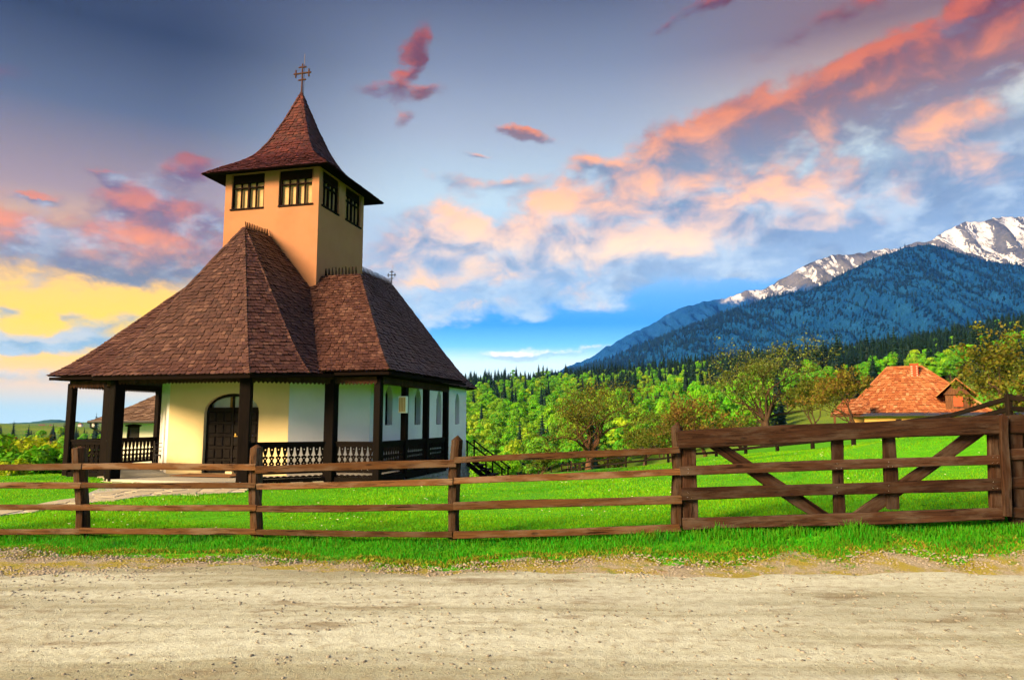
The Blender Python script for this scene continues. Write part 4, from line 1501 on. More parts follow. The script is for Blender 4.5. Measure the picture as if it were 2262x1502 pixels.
def roof_part(name, faces, prof, mat, seed, indiv, wid=.145, expo=.125, label=None):
    und_, sh = MB(), []
    for k, fc in enumerate(faces):
        P_ = ruled(*fc, prof)
        underlay(und_, P_)
        lay_shingles(P_, wid, expo, seed + k, sh, keep=lambda c: not in_tower(c))
    ro = und_.build(name, 'roof_underlay', church)
    if label:
        ro['label'] = label
    sh.sort(key=lambda t: ((cw @ Vector(t[0])) - cam_loc).length)
    front = [t for t in sh]
    pick = front[:indiv]
    # a few nearest rows are shingles of their own; the rest is one layer
    for (c, vs, fs) in pick:
        c = np.array(c)
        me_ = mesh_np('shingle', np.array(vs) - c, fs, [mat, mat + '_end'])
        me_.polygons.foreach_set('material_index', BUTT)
        link('shingle', me_, ro, Matrix.Translation(Vector(c)))
    mb = MB()
    for (c, vs, fs) in front[indiv:]:
        add_shingle(mb, vs, fs)
    if mb.v:
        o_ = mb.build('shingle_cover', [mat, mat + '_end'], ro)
        o_['kind'] = 'stuff'
    return ro


porch_roof = roof_part('porch_roof', porch_faces, MAIN, 'church_shingle', 100, 150)
wing_roof = roof_part('wing_roof', wing_faces, MAIN, 'church_shingle', 200, 75)
nave_roof = roof_part('nave_roof', nave_faces, MAIN, 'church_shingle', 300, 0)
tower_roof = roof_part('tower_roof', tower_faces, BELL, 'tower_shingle', 400, 75, .15, .125, 'flared dark red shingle roof of the bell tower')


def hip_caps(parent, faces, prof, mat, pairs, seed):
    """narrow shingles that cap a hip from eave to ridge"""
    r = random.Random(seed)
    mb = MB()
    for (e, t) in pairs:
        e, t = np.array(e, float), np.array(t, float)
        L = float(np.linalg.norm(t - e))
        n = int(L / .12)
        pp = []
        for k in range(n + 1):
            s = k / n
            q = e + (t - e) * s
            q[2] = e[2] + (t[2] - e[2]) * np.interp(s, [k_[0] for k_ in prof], [k_[1] for k_ in prof])
            pp.append(Vector(q))
        for k in range(n):
            a, b = pp[k], pp[min(k + 2, n)]
            d = (b - a).normalized()
            sd = d.cross(Vector((0, 0, 1))).normalized()
            up = sd.cross(d)
            w_ = .07 * r.uniform(.85, 1.15)
            h_ = .045 + r.uniform(0, .02)
            mb.add([a - sd * w_ + up * .012, a + up * h_, a + sd * w_ + up * .012, b - sd * w_ * .9 - up * .015, b + up * .02, b + sd * w_ * .9 - up * .015],
                   [(0, 1, 4, 3), (1, 2, 5, 4), (0, 2, 1)])
    o_ = mb.build('hip_cap', mat, parent)
    o_['kind'] = 'stuff'


hip_caps(porch_roof, None, MAIN, 'church_shingle', [(EV['fl'], APEX), (EV['fr'], APEX), (EV['or'], APEX), (EV['ol'], APEX)], 1)
hip_caps(wing_roof, None, MAIN, 'church_shingle', [((WU, WV0, WZ), WRb), ((-WU, WV0, WZ), WRa), ((WU, WV1, WZ + .05), WRb), ((-WU, WV1, WZ + .05), WRa)], 2)
hip_caps(nave_roof, None, MAIN, 'church_shingle', [((4.3, 13.95, NZ), NE1), ((-4.3, 13.95, NZ), NE1)], 3)
hip_caps(tower_roof, None, BELL, 'tower_shingle', [(f[0], f[2]) for f in tower_faces], 4)


# ridge combs
def comb(parent, a, b, n, h, lean):
    a, b = Vector(a), Vector(b)
    d = (b - a).normalized()
    sd = d.cross(Vector((0, 0, 1))).normalized()
    mb = MB()
    w_ = (b - a).length / n
    for k in range(n):
        p = a + d * (k + .5) * w_
        t = p + Vector((0, 0, h * random.uniform(.9, 1.08))) + sd * lean
        m_ = w_ * .42
        mb.add([p - d * m_ - sd * .012 - Vector((0, 0, .12)), p + d * m_ - sd * .012 - Vector((0, 0, .12)), p + d * m_ + sd * .012 - Vector((0, 0, .12)), p - d * m_ + sd * .012 - Vector((0, 0, .12)),
                t - d * m_ * .35 - sd * .008, t + d * m_ * .35 - sd * .008, t + d * m_ * .35 + sd * .008, t - d * m_ * .35 + sd * .008],
               [(0, 1, 5, 4), (1, 2, 6, 5), (2, 3, 7, 6), (3, 0, 4, 7), (4, 5, 6, 7)])
    mb.build('ridge_comb', 'dark_beam', parent)


comb(porch_roof, (0, 2.60, 7.74), (0, 3.90, 7.82), 14, .20, -.05)
comb(wing_roof, (1.85, 4.32, 6.46), (3.05, 4.32, 6.46), 10, .22, .03)
comb(wing_roof, (-3.05, 4.32, 6.46), (-1.85, 4.32, 6.46), 10, .22, .03)
comb(nave_roof, (0, 7.35, 8.02), (0, 14.1, 8.10), 52, .20, .04)


def cross(parent, base, s, mat):
    mb = MB()
    b = Vector(base)
    mb.tube([b - Vector((0, 0, .25 * s)), b + Vector((0, 0, .35 * s)), b + Vector((0, 0, 1.15 * s))], [.045 * s, .03 * s, .03 * s], 6)
    for (z, w_) in ((.78, .36), (1.02, .15), (.52, .15)):
        mb.tube([b + Vector((-w_ * s, 0, z * s)), b + Vector((w_ * s, 0, z * s))], .032 * s, 6)
    for sx in (-.27, .27):
        mb.tube([b + Vector((sx * s, 0, (.78 - .15) * s)), b + Vector((sx * s, 0, (.78 + .15) * s))], .03 * s, 6)
    c_ = mb.build('cross', mat, parent)
    rod = MB()
    rod.tube([b + Vector((.05 * s, .04, 0)), b + Vector((.05 * s, .04, 1.55 * s))], .009 * s, 5)
    rod.build('lightning_rod', 'cross_iron', c_)


cross(tower_roof, (0, TVM, TA - .02), .98, 'cross_iron')
cross(nave_roof, (0, 14.15, 8.06), .62, 'iron')

# ---- walls
WT = .34


def wall_panel(name, a, b, z0, z1, holes, mat, thick=WT, parent=None):
    """wall from plan point a to b (outside on the right hand when walking a to b); holes in (along, z)"""
    a, b = Vector((a[0], a[1], 0)), Vector((b[0], b[1], 0))
    L = (b - a).length
    me = cutout(name, [(0, z0), (L, z0), (L, z1), (0, z1)], holes, thick, mat)
    d = (b - a).normalized()
    nrm = d.cross(Vector((0, 0, 1)))
    return link(name, me, parent or church, frame_matrix(a - nrm * thick / 2, d, (0, 0, 1))), d, nrm, a


def arch(x0, x1, z0, zs, zt, n=10, pointed=False):
    pts = [(x0, z0), (x1, z0)]
    cx, hw = (x0 + x1) / 2, (x1 - x0) / 2
    for k in range(n + 1):
        t = math.pi * k / n
        if pointed:
            s = k / n
            x = x1 + (x0 - x1) * s
            e = 1 - abs(2 * s - 1)
            pts.append((x, zs + (zt - zs) * math.sin(e * math.pi / 2) ** .8))
        else:
            pts.append((cx + hw * math.cos(t), zs + (zt - zs) * math.sin(t)))
    return pts


# door wall, oblique walls, nave sides
DX0, DX1 = -.80, 1.06
door_hole = arch(2.04 + DX0, 2.04 + DX1, .10, 1.92, 2.48, 14)
wall_panel('door_wall', (-2.04, 2.1), (2.04, 2.1), -.2, 3.3, [door_hole], 'sunlit_plaster')
wall_panel('wall', (2.045, 2.102), (3.80, 3.86), -.2, 3.3, [], 'white_plaster')
wall_panel('wall', (-3.80, 3.86), (-2.045, 2.102), -.2, 3.3, [], 'white_plaster')
win_v = [5.33, 7.97, 10.32, 12.70]
sideholes = [arch(v - 3.862 - .30, v - 3.862 + .30, 1.52, 2.50, 2.84, 8, True) for v in win_v]
wall_panel('wall', (3.802, 3.862), (3.802, 14.0), -1.4, 3.3, sideholes, 'white_plaster')
sideholes_l = [arch(14.0 - v - .30, 14.0 - v + .30, 1.52, 2.50, 2.84, 8, True) for v in win_v]
wall_panel('wall', (-3.802, 14.0), (-3.802, 3.862), -1.8, 3.3, sideholes_l, 'white_plaster')
wall_panel('apse_wall', (3.80, 14.002), (2.0, 16.2), -1.8, 3.3, [], 'white_plaster')
wall_panel('apse_wall', (2.0, 16.2), (-2.0, 16.2), -1.9, 3.3, [], 'white_plaster')
wall_panel('apse_wall', (-2.0, 16.2), (-3.80, 14.002), -1.8, 3.3, [], 'white_plaster')


def side_window(u, v, sgn):
    m_ = frame_matrix(Vector((u - sgn * .22, v, 0)), Vector((0, 1, 0)), (0, 0, 1))
    outer = arch(-.30, .30, 1.52, 2.50, 2.84, 8, True)
    inner = arch(-.22, .22, 1.62, 2.45, 2.74, 8, True)
    f_ = link('window', cutout('window', outer, [inner], .06, 'window_wood'), church, m_)
    link('pane', cutout('pane', inner, [], .012, 'glass'), f_)
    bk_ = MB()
    bk_.box(-.29, .29, 1.53, 2.83, -.06 if sgn > 0 else .05, -.05 if sgn > 0 else .06)  # added dark board stands in for the unlit room behind the pane
    bk_.build('dark_backing', 'dark_void', f_)
    link('glazing_bar', cutout('glazing_bar', [(-.02, 1.62), (.02, 1.62), (.02, 2.72), (-.02, 2.72)], [], .04, 'window_wood'), f_)
    sill = MB()
    sill.box(-.31, .31, 1.48, 1.54, -.02 if sgn > 0 else -.14, .14 if sgn > 0 else .02)
    sill.build('sill', 'window_wood', f_)


for v in win_v:
    side_window(3.802, v, 1)
    side_window(-3.802, v, -1)

# dark interior so that the panes do not show an empty shell
mb = MB()
mb.add([(-3.4, 3.0, .0), (3.4, 3.0, 0), (3.4, 13.9, 0), (-3.4, 13.9, 0)], [(0, 1, 2, 3)])
mb.build('nave_floor', 'doormat', church)

# ---- bell tower
tw = []
wz0, wz1 = 8.76, 10.02
sillz = wz0


def tower_wall(a, b, offs):
    holes = [[(o0, wz0), (o1, wz0), (o1, wz1), (o0, wz1)] for (o0, o1) in offs]
    o_, d, nrm, aa = wall_panel('tower_wall', a, b, 5.0, 10.06, holes, 'tower_plaster', .26)
    for (o0, o1) in offs:
        W = o1 - o0
        m_ = frame_matrix(aa + d * o0 - nrm * .10, d, (0, 0, 1))
        z0, z1 = wz0, wz1
        out = [(0, z0), (W, z0), (W, z1), (0, z1)]
        fr_ = .07
        zt = z1 - .30                                # board above the sashes
        tr_ = zt - .17                               # transom
        half = W / 2
        cols = [(fr_, half / 2 + .02), (half / 2 + .055, half - .035), (half + .035, half + half / 2 - .055), (half + half / 2 - .02, W - fr_)]
        holes_ = []
        for (c0, c1) in cols:
            holes_.append([(c0, z0 + .085), (c1, z0 + .085), (c1, tr_ - .02), (c0, tr_ - .02)])
            holes_.append([(c0, tr_ + .02), (c1, tr_ + .02), (c1, zt), (c0, zt)])
        w_ = link('tower_window', cutout('tower_window', out, holes_, .07, 'window_wood'), church, m_)
        for h_ in holes_:
            link('pane', cutout('pane', h_, [], .010, 'glass'), w_)
        bl = MB()
        bl.box(.02, W - .02, z0 + .02, z1 - .02, -.075, -.065)  # added sheet that gives the panes their painted sunlit tone
        bl.build('lit_pane_backing', 'lit_pane_backing', w_)
        s_ = MB()
        s_.box(-.0, W, z0 + .004, z0 + .06, .0, .135)
        s_.build('sill', 'window_wood', w_)


tower_wall((-TU, TV0), (TU, TV0), [(.22, 1.50), (2.05, 3.34)])
tower_wall((TU + .002, TV0 + .002), (TU + .002, TV1 - .002), [(.18, 1.42), (1.90, 3.18)])
tower_wall((TU, TV1), (-TU, TV1), [(.22, 1.50), (2.05, 3.34)])
tower_wall((-TU - .002, TV1 - .002), (-TU - .002, TV0 + .002), [(.18, 1.42), (1.90, 3.18)])
mb = MB()
mb.box(-1.5, 1.5, TV0 + .28, TV1 - .28, 8.3, 8.4)
mb.build('belfry_floor', 'tower_plaster', church)
mb = MB()
mb.box(-TU + .27, TU - .27, TV0 + .27, TV1 - .27, 10.045, 10.12)
mb.build('belfry_ceiling', 'white_plaster', church)
# soffit of the tower eave
mb = MB()
for (a, b, c_, d_) in [((-TE, TVM - TD), (TE, TVM - TD), (TU, TV0), (-TU, TV0)), ((TE, TVM - TD), (TE, TVM + TD), (TU, TV1), (TU, TV0)), ((TE, TVM + TD), (-TE, TVM + TD), (-TU, TV1), (TU, TV1)), ((-TE, TVM + TD), (-TE, TVM - TD), (-TU, TV0), (-TU, TV1))]:
    mb.add([(a[0] * .995, a[1], TZ - .012), (b[0] * .995, b[1], TZ - .012), (c_[0], c_[1], 10.06), (d_[0], d_[1], 10.06)], [(0, 3, 2, 1)])
mb.build('eave_soffit', 'soffit', tower_roof)

# ---- door
dm = frame_matrix(Vector((0, 2.1 + .16, 0)), Vector((1, 0, 0)), (0, 0, 1))
outer = arch(DX0 + .004, DX1 - .004, .105, 1.92, 2.476, 14)
inner1 = arch(DX0 + .10, DX1 - .10, 2.06, 2.07, 2.39, 14)
door = link('door', cutout('door', outer, [inner1], .08, 'door_wood'), church, dm)
link('transom_glass', cutout('transom_glass', inner1, [], .01, 'glass'), door)
mb = MB()
mb.box(DX0 + .1, DX1 - .1, 1.96, 2.40, -.16, -.14)
mb.build('curtain', 'curtain', door)
mb = MB()
mb.box(DX0 + .68, DX0 + .80, 1.97, 2.38, -.135, -.12)
mb.box(DX0 + 1.06, DX0 + 1.18, 1.97, 2.38, -.135, -.12)
mb.build('curtain', 'curtain_ochre', door)
mb = MB()
mb.box((DX0 + DX1) / 2 - .035, (DX0 + DX1) / 2 + .035, .10, 2.40, .042, .075)
mb.build('astragal', 'door_wood', door)
pan = MB()
pw, phh = .115, .145
pan.add([(-pw, -phh, 0), (pw, -phh, 0), (pw, phh, 0), (-pw, phh, 0), (-pw + .025, -phh + .025, .028), (pw - .025, -phh + .025, .028), (pw - .025, phh - .025, .028), (-pw + .025, phh - .025, .028)],
        [(0, 1, 5, 4), (1, 2, 6, 5), (2, 3, 7, 6), (3, 0, 4, 7), (4, 5, 6, 7)])
pme = pan.mesh('door_panel', 'door_wood')
for lf in (0, 1):
    x0 = DX0 + .10 + lf * .84
    for c_ in range(3):
        for r_ in range(5):
            link('door_panel', pme, door, Matrix.Translation((x0 + .13 + c_ * .272, .32 + r_ * .365, .041)))
mb = MB()
hx = (DX0 + DX1) / 2 + .09
mb.box(hx - .022, hx + .022, 1.02, 1.30, .041, .055)
mb.tube([(hx, 1.20, .05), (hx, 1.20, .11), (hx + .13, 1.20, .11)], .011, 6)
mb.build('handle', 'brass', door)

# ---- porch floor and plinth
floor_poly = [(-2.08, -.16), (2.08, -.16), (2.06, .02), (3.70, 1.53), (5.14, 1.53), (5.14, 7.34), (3.4, 7.34), (3.4, 3.0), (-3.4, 3.0), (-3.4, 7.34), (-5.14, 7.34), (-5.14, 1.53), (-3.70, 1.53), (-2.06, .02)]
fl = link('porch_floor', cutout('porch_floor', floor_poly, [], .30, 'mortar'), church, Matrix.Translation((0, 0, -.075)))


def slabs(parent, inside, x0, x1, y0, y1, step, zf, seed, mat, lim=300):
    r = random.Random(seed)
    nx_, ny_ = int((x1 - x0) / step) + 2, int((y1 - y0) / step) + 2
    gp_ = {}
    for i in range(nx_):
        for j in range(ny_):
            gp_[i, j] = (x0 + (i + r.uniform(-.3, .3)) * step, y0 + (j + (0.5 if i % 2 else 0) + r.uniform(-.3, .3)) * step)
    n = 0
    for i in range(nx_ - 1):
        for j in range(ny_ - 1):
            q = [gp_[i, j], gp_[i + 1, j], gp_[i + 1, j + 1], gp_[i, j + 1]]
            cx, cy = sum(k[0] for k in q) / 4, sum(k[1] for k in q) / 4
            if not inside(cx, cy) or n >= lim:
                continue
            n += 1
            z = zf(cx, cy)
            h = r.uniform(.010, .022)
            loc = Vector((cx, cy, z))
            vs, top = [], []
            for (x, y) in q:
                dx, dy = x - cx, y - cy
                L = math.hypot(dx, dy)
                k1, k2 = max(0, (L - .018) / L), max(0, (L - .03) / L)
                vs.append((dx * k1, dy * k1, zf(cx + dx * k1, cy + dy * k1) - z - .02))
                top.append((dx * k2, dy * k2, zf(cx + dx * k2, cy + dy * k2) - z + h))
            vs += top
            link('paving_stone', mesh_np('paving_stone', vs, [(4, 5, 6, 7), (0, 1, 5, 4), (1, 2, 6, 5), (2, 3, 7, 6), (3, 0, 4, 7)], mat), parent, Matrix.Translation(loc))


def in_floor(x, y):
    if 2.02 < y:
        return False
    if y < 1.45:
        return abs(x) < min(2.15 + max(0, y), 3.7) and y > -.1
    return abs(x) < 5.1


slabs(fl, in_floor, -5.2, 5.2, -.2, 2.1, .42, lambda x, y: .077, 5, 'paving')

# rubble plinth: a core and single stones
PL = [((5.15, 1.54), (5.15, 7.48), -.75, -.08), ((3.92, 7.5), (3.92, 14.05), -1.5, .02), ((-5.15, 7.48), (-5.15, 1.54), -.9, -.06), ((-5.15, 1.54), (-3.70, 1.54), -.45, -.06), ((-3.70, 1.54), (-2.05, .0), -.30, -.06), ((2.05, .0), (3.70, 1.54), -.30, -.06), ((3.70, 1.54), (5.15, 1.54), -.3, -.06)]
pl = MB()
for (a, b, z0, z1) in PL:
    d = (Vector(b) - Vector(a)).normalized()
    n_ = Vector((d.y, -d.x))
    ia, ib = Vector(a) - n_ * .3, Vector(b) - n_ * .3
    pl.add([(a[0], a[1], z0), (b[0], b[1], z0), (b[0], b[1], z1), (a[0], a[1], z1), (ia.x, ia.y, z1), (ib.x, ib.y, z1)], [(0, 1, 2, 3), (3, 2, 5, 4)])
plinth = pl.build('plinth', 'mortar', church)
r = random.Random(3)
nst = 0
for (a, b, z0, z1) in PL[:4]:
    a_, b_ = Vector((a[0], a[1], 0)), Vector((b[0], b[1], 0))
    d = (b_ - a_).normalized()
    n_ = Vector((d.y, -d.x, 0))
    L = (b_ - a_).length
    z = z1
    while z > z0 + .05:
        hh_ = r.uniform(.12, .20)
        x = r.uniform(-.1, 0)
        while x < L and nst < 298:
            ww = r.uniform(.16, .36)
            cx, cz = x + ww / 2, z - hh_ / 2
            if 0 < cx < L:
                nst += 1
                k = 7
                ring = [(math.cos(2 * math.pi * i / k + .3) * ww * .5 * r.uniform(.82, 1.0), math.sin(2 * math.pi * i / k + .3) * hh_ * .52 * r.uniform(.82, 1.0)) for i in range(k)]
                vs = [d * p_ + Vector((0, 0, q_)) for (p_, q_) in ring] + [d * p_ * .78 + Vector((0, 0, q_ * .78)) + n_ * r.uniform(.03, .055) for (p_, q_) in ring]
                fs = [tuple(range(k, 2 * k))] + [(i, (i + 1) % k, k + (i + 1) % k, k + i) for i in range(k)]
                link('stone', mesh_np('stone', [tuple(q) for q in vs], fs, 'plinth_stone'), plinth, Matrix.Translation(a_ + d * cx + Vector((0, 0, cz)) - n_ * .004))
            x += ww
        z -= hh_

# ---- porch posts, beams, railings, valance
POSTS = [(-2.03, 0), (2.03, 0), (3.70, 1.55), (5.12, 1.55), (5.12, 3.46), (5.12, 5.30), (5.12, 7.28), (-3.70, 1.55), (-5.12, 1.55), (-5.12, 3.46), (-5.12, 5.30), (-5.12, 7.28)]
pm = {}
for i, (u, v) in enumerate(POSTS):
    w_ = .30 if abs(u) < 4 else .21
    if abs(u) > 5 and v > 2:
        w_ = .19
    ang = math.pi / 8 if abs(v) < 1 else 0
    mb = MB()
    c_ = w_ / 2
    e = .022
    sec = [(-c_ + e, -c_), (c_ - e, -c_), (c_, -c_ + e), (c_, c_ - e), (c_ - e, c_), (-c_ + e, c_), (-c_, c_ - e), (-c_, -c_ + e)]
    z0 = -.02 if abs(u) < 4 and v < 1 else .0
    mb.add([(x, y, z) for z in (z0, 2.80) for (x, y) in sec], [(k, (k + 1) % 8, 8 + (k + 1) % 8, 8 + k) for k in range(8)] + [tuple(range(8, 16))])
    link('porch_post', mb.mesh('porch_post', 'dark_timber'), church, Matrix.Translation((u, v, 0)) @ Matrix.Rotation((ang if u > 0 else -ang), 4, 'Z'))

EDGE = [(-5.12, 7.28), (-5.12, 5.30), (-5.12, 3.46), (-5.12, 1.55), (-3.70, 1.55), (-2.03, 0), (2.03, 0), (3.70, 1.55), (5.12, 1.55), (5.12, 3.46), (5.12, 5.30), (5.12, 7.28)]

# baluster board with its cut pattern: local X along the rail, Y up
BW = .170
prof_l = [(0, .065), (.12, .065), (.16, .040), (.20, .060), (.235, .078), (.27, .045), (.31, .028), (.35, .045), (.385, .078), (.42, .060), (.44, .012), (.47, .035), (.56, .056), (.66, .066), (.70, .066)]
outer = [(w_, z) for (z, w_) in prof_l] + [(-w_, z) for (z, w_) in reversed(prof_l)]
bal_me = cutout('baluster', outer, [circle(0, .60, .018), circle(0, .225, .016), circle(0, .365, .016), circle(0, .10, .016)], .03, 'dark_beam')
# valance board: saw-tooth lower end
VB = .112
val_me = cutout('valance_board', [(-VB / 2 + .002, .22), (-VB / 2 + .002, .055), (0, -.005), (VB / 2 - .002, .055), (VB / 2 - .002, .22)], [], .022, 'valance_wood')

scal = [(0, 0)]
for bi in range(len(EDGE) - 1):
    a, b = Vector((EDGE[bi][0], EDGE[bi][1], 0)), Vector((EDGE[bi + 1][0], EDGE[bi + 1][1], 0))
    d = (b - a).normalized()
    n_ = Vector((d.y, -d.x, 0))
    L = (b - a).length
    # head beam
    mb = MB()
    mb.beam((0, 0, 0), (L, 0, 0), .17, .17)
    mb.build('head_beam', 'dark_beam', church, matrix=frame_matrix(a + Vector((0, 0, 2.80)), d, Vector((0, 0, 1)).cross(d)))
    n = max(1, int(round(L / VB)))
    for k in range(n):
        q = a + d * (k + .5) * (L / n) + n_ * .115 + Vector((0, 0, 2.655))
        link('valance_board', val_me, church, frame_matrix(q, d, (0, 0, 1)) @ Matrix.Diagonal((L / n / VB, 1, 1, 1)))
    if bi == 5:
        continue                                   # the entrance bay stays open
    rail = MB()
    rail.beam((.09, 0, 1.06), (L - .09, 0, 1.06), .12, .06)
    rail.beam((.09, 0, .985), (L - .09, 0, .985), .07, .09)
    rail.beam((.09, 0, .27), (L - .09, 0, .27), .07, .07)
    rail.beam((.09, 0, .02), (L - .09, 0, .02), .16, .18)
    # scalloped strip under the lower rail
    ro = rail.build('railing', 'dark_beam', church, matrix=frame_matrix(a, d, Vector((0, 0, 1)).cross(d)))
    n = int((L - .2) / BW)
    x0 = (L - n * BW) / 2
    sc_ = [(x0, .12), (L - x0, .12)]
    top = []
    for k in range(n):
        for t in range(5):
            top.append((L - x0 - (k + t / 4) * BW, .155 + .03 * math.sin(math.pi * t / 4)))
    so_ = link('scallop_strip', cutout('scallop_strip', sc_ + top, [], .03, 'dark_beam'), ro, Matrix(((1, 0, 0, 0), (0, 0, -1, 0), (0, 1, 0, 0), (0, 0, 0, 1))))
    for k in range(n):
        link('baluster', bal_me, ro, Matrix(((1, 0, 0, x0 + (k + .5) * BW), (0, 0, -1, 0), (0, 1, 0, .285), (0, 0, 0, 1))))

# porch ceiling and eave soffit
ceil = [(-2.42, -.46), (2.42, -.46), (3.50, .62), (3.95, 1.1), (5.6, 1.1), (5.6, 8.05), (-5.6, 8.05), (-5.6, 1.1), (-3.95, 1.1), (-3.5, .62)]
mb = MB()
mb.add([(x, y, 2.90 if y > 1 else 2.875) for (x, y) in ceil], [tuple(reversed(range(len(ceil))))])
mb.build('porch_ceiling', 'soffit', church)
mb = MB()
mb.add([(4.28, 7.9, NZ - .02), (4.28, 13.95, NZ - .02), (2.28, 16.58, NZ - .02), (-2.28, 16.58, NZ - .02), (-4.28, 13.95, NZ - .02), (-4.28, 7.9, NZ - .02)], [(5, 4, 3, 2, 1, 0)])
mb.build('eave_soffit', 'soffit', church)
# dark fascia under the porch eaves
fa = MB()
for (a, b) in ((EV['fl'], EV['fr']), (EV['fr'], EV['or']), (EV['or'], (3.98, 1.10, 2.95)), ((3.98, 1.10, 2.99), (5.60, 1.10, 2.99)), ((5.60, 1.10, 2.99), (5.60, 8.05, 3.03)), (EV['ol'], EV['fl']), ((-5.6, 1.1, 2.99), (-3.98, 1.1, 2.99)), ((-3.98, 1.1, 2.99), EV['ol'])):
    fa.beam(Vector(a) * 1.0 + Vector((0, .05, -.055)), Vector(b) + Vector((0, .05, -.055)), .05, .09)
fa.build('fascia', 'soffit', church)

# ---- small things of the church
def church_pt(u, v, z):
    return ch(u, v, z)


o = empty('notice_box', ch(5.12 + .02, 3.46 - .115, 2.13), -CA)
tag(o, 'cream box hung high on the side porch post', 'box')
mb = MB()
mb.box(-.11, .13, -.15, -.002, -.24, .26)
mb.build('case', 'box_white', o)
mb = MB()
mb.box(-.09, .11, -.164, -.152, -.21, .23)
mb.build('front', 'box_cream', o)
for k in range(4):
    mb = MB()
    mb.box(-.075 + k * .048, -.055 + k * .048, -.170, -.165, -.19, .21)
    mb.build('slat', 'curtain_ochre', o)

o = MB()
o.box(-1.0, .95, -.42, .42, 0, .018)
o = o.build('doormat', 'doormat')
o.matrix_world = Matrix.Translation(ch(.05, 1.35, .104)) @ Matrix.Rotation(-CA, 4, 'Z')
tag(o, 'brown mat lying before the dark arched door', 'mat')
o = MB()
o.box(-.11, .11, -.05, .05, 0, .075)
o = o.build('door_wedge', 'box_cream')
o.matrix_world = Matrix.Translation(ch(.24, 1.98, .104)) @ Matrix.Rotation(-CA, 4, 'Z')
tag(o, 'small yellow block at the foot of the door', 'block')

# black metal chair on the porch
o = empty('chair', ch(-3.3, 3.4, .10), math.radians(200))
tag(o, 'black metal chair on the left side of the porch', 'chair')
mb = MB()
mb.box(-.22, .22, -.22, .22, .43, .465)
mb.build('seat', 'iron', o)
for (x, y, h) in ((-.2, -.2, .44), (.2, -.2, .44), (-.2, .2, .92), (.2, .2, .92)):
    mb = MB()
    mb.tube([(x, y, 0), (x, y, .44), (x, y + (.10 if h > .5 else 0), h)], .016, 6)
    mb.build('leg', 'iron', o)
mb = MB()
for z in (.6, .72, .84):
    mb.tube([(-.2, .2 + (z - .44) * .2, z), (.2, .2 + (z - .44) * .2, z)], .014, 6)
mb.build('backrest', 'iron', o)
for x in (-.23, .23):
    mb = MB()
    mb.tube([(x, .2, .64), (x, -.18, .64), (x, -.2, .44)], .014, 6)
    mb.build('armrest', 'iron', o)

# dark stair at the far end of the church
o = empty('stair', ch(3.95, 13.6, -1.15), -CA)
tag(o, 'dark timber stair with handrail at the far church corner', 'stair')
for k in range(6):
    mb = MB()
    mb.box(.02 + k * .27, .36 + k * .27, .0, 1.1, 1.02 - k * .2, 1.08 - k * .2)
    mb.build('tread', 'field_fence_wood', o)
for y in (0.0, 1.1):
    mb = MB()
    mb.beam((0, y, .98), (1.7, y, -.25), .05, .2)
    mb.build('stringer', 'field_fence_wood', o)
    mb = MB()
    mb.beam((-.02, y, 1.95), (1.75, y, .68), .05, .06)
    mb.build('handrail', 'field_fence_wood', o)
    for (x, z0, z1) in ((.03, .9, 1.95), (.9, .3, 1.28), (1.62, -.2, .78)):
        mb = MB()
        mb.box(x - .03, x + .03, y - .03, y + .03, z0, z1)
        mb.build('baluster', 'field_fence_wood', o)

# ---------------------------------------------------------------- front fence
def fY(x):                                         # distance of the fence line at photograph column x
    return float(np.interp(x, [-300, 183, 568, 1003, 1492, 2262, 2500], [10.35, 10.2, 10.02, 9.75, 9.35, 9.0, 8.9]))


fence = empty('rail_fence', at(800, 1180, 9.9))
tag(fence, 'brown four-rail wooden fence along the road left of the gate', 'fence')
fo = fence.location


def rel(p):
    return Vector(p) - fo


def add_post(parent, x, ytop, x2, wpx, seed, point, base_off=Vector((0, 0, 0)), tilt=0.0, mat='fence_post_wood', name='post'):
    Y = fY(x) + .10
    top = at(x, ytop, Y)
    bx = at(x2, 1180, Y)
    bz = gz(bx.x, bx.y)
    w_ = wpx / F_PX * Y
    a = Vector((bx.x, Y, bz - .25))
    b = Vector((top.x, Y + tilt, top.z - point))
    o_ = place_log(name, a - parent.location, b - parent.location, w_ * .92, w_, mat, seed, parent, up=(0, 1, 0), seg=8, jit=.014, chamfer=.30, point=point)
    return o_


add_post(fence, -205, 988, -200, 30, 1, .05)
add_post(fence, 178, 985, 184, 27, 2, .03)
add_post(fence, 566, 981, 569, 27, 3, .05)
add_post(fence, 1009, 961, 1000, 27, 4, .07)
add_post(fence, 1494, 931, 1499, 26, 5, .08)


def rail_px(parent, x0, y0, x1, y1, tpx, seed, mat='fence_wood', front=-.035, depth=.055, name='rail', **kw):
    Y0, Y1 = fY(x0) + front, fY(x1) + front
    a, b = at(x0, y0, Y0), at(x1, y1, Y1)
    h = tpx / F_PX * (Y0 + Y1) / 2
    return place_log(name, a - parent.location, b - parent.location, depth, h, mat, seed, parent, seg=12, jit=.006, chamfer=.14, ends=.012, **kw)


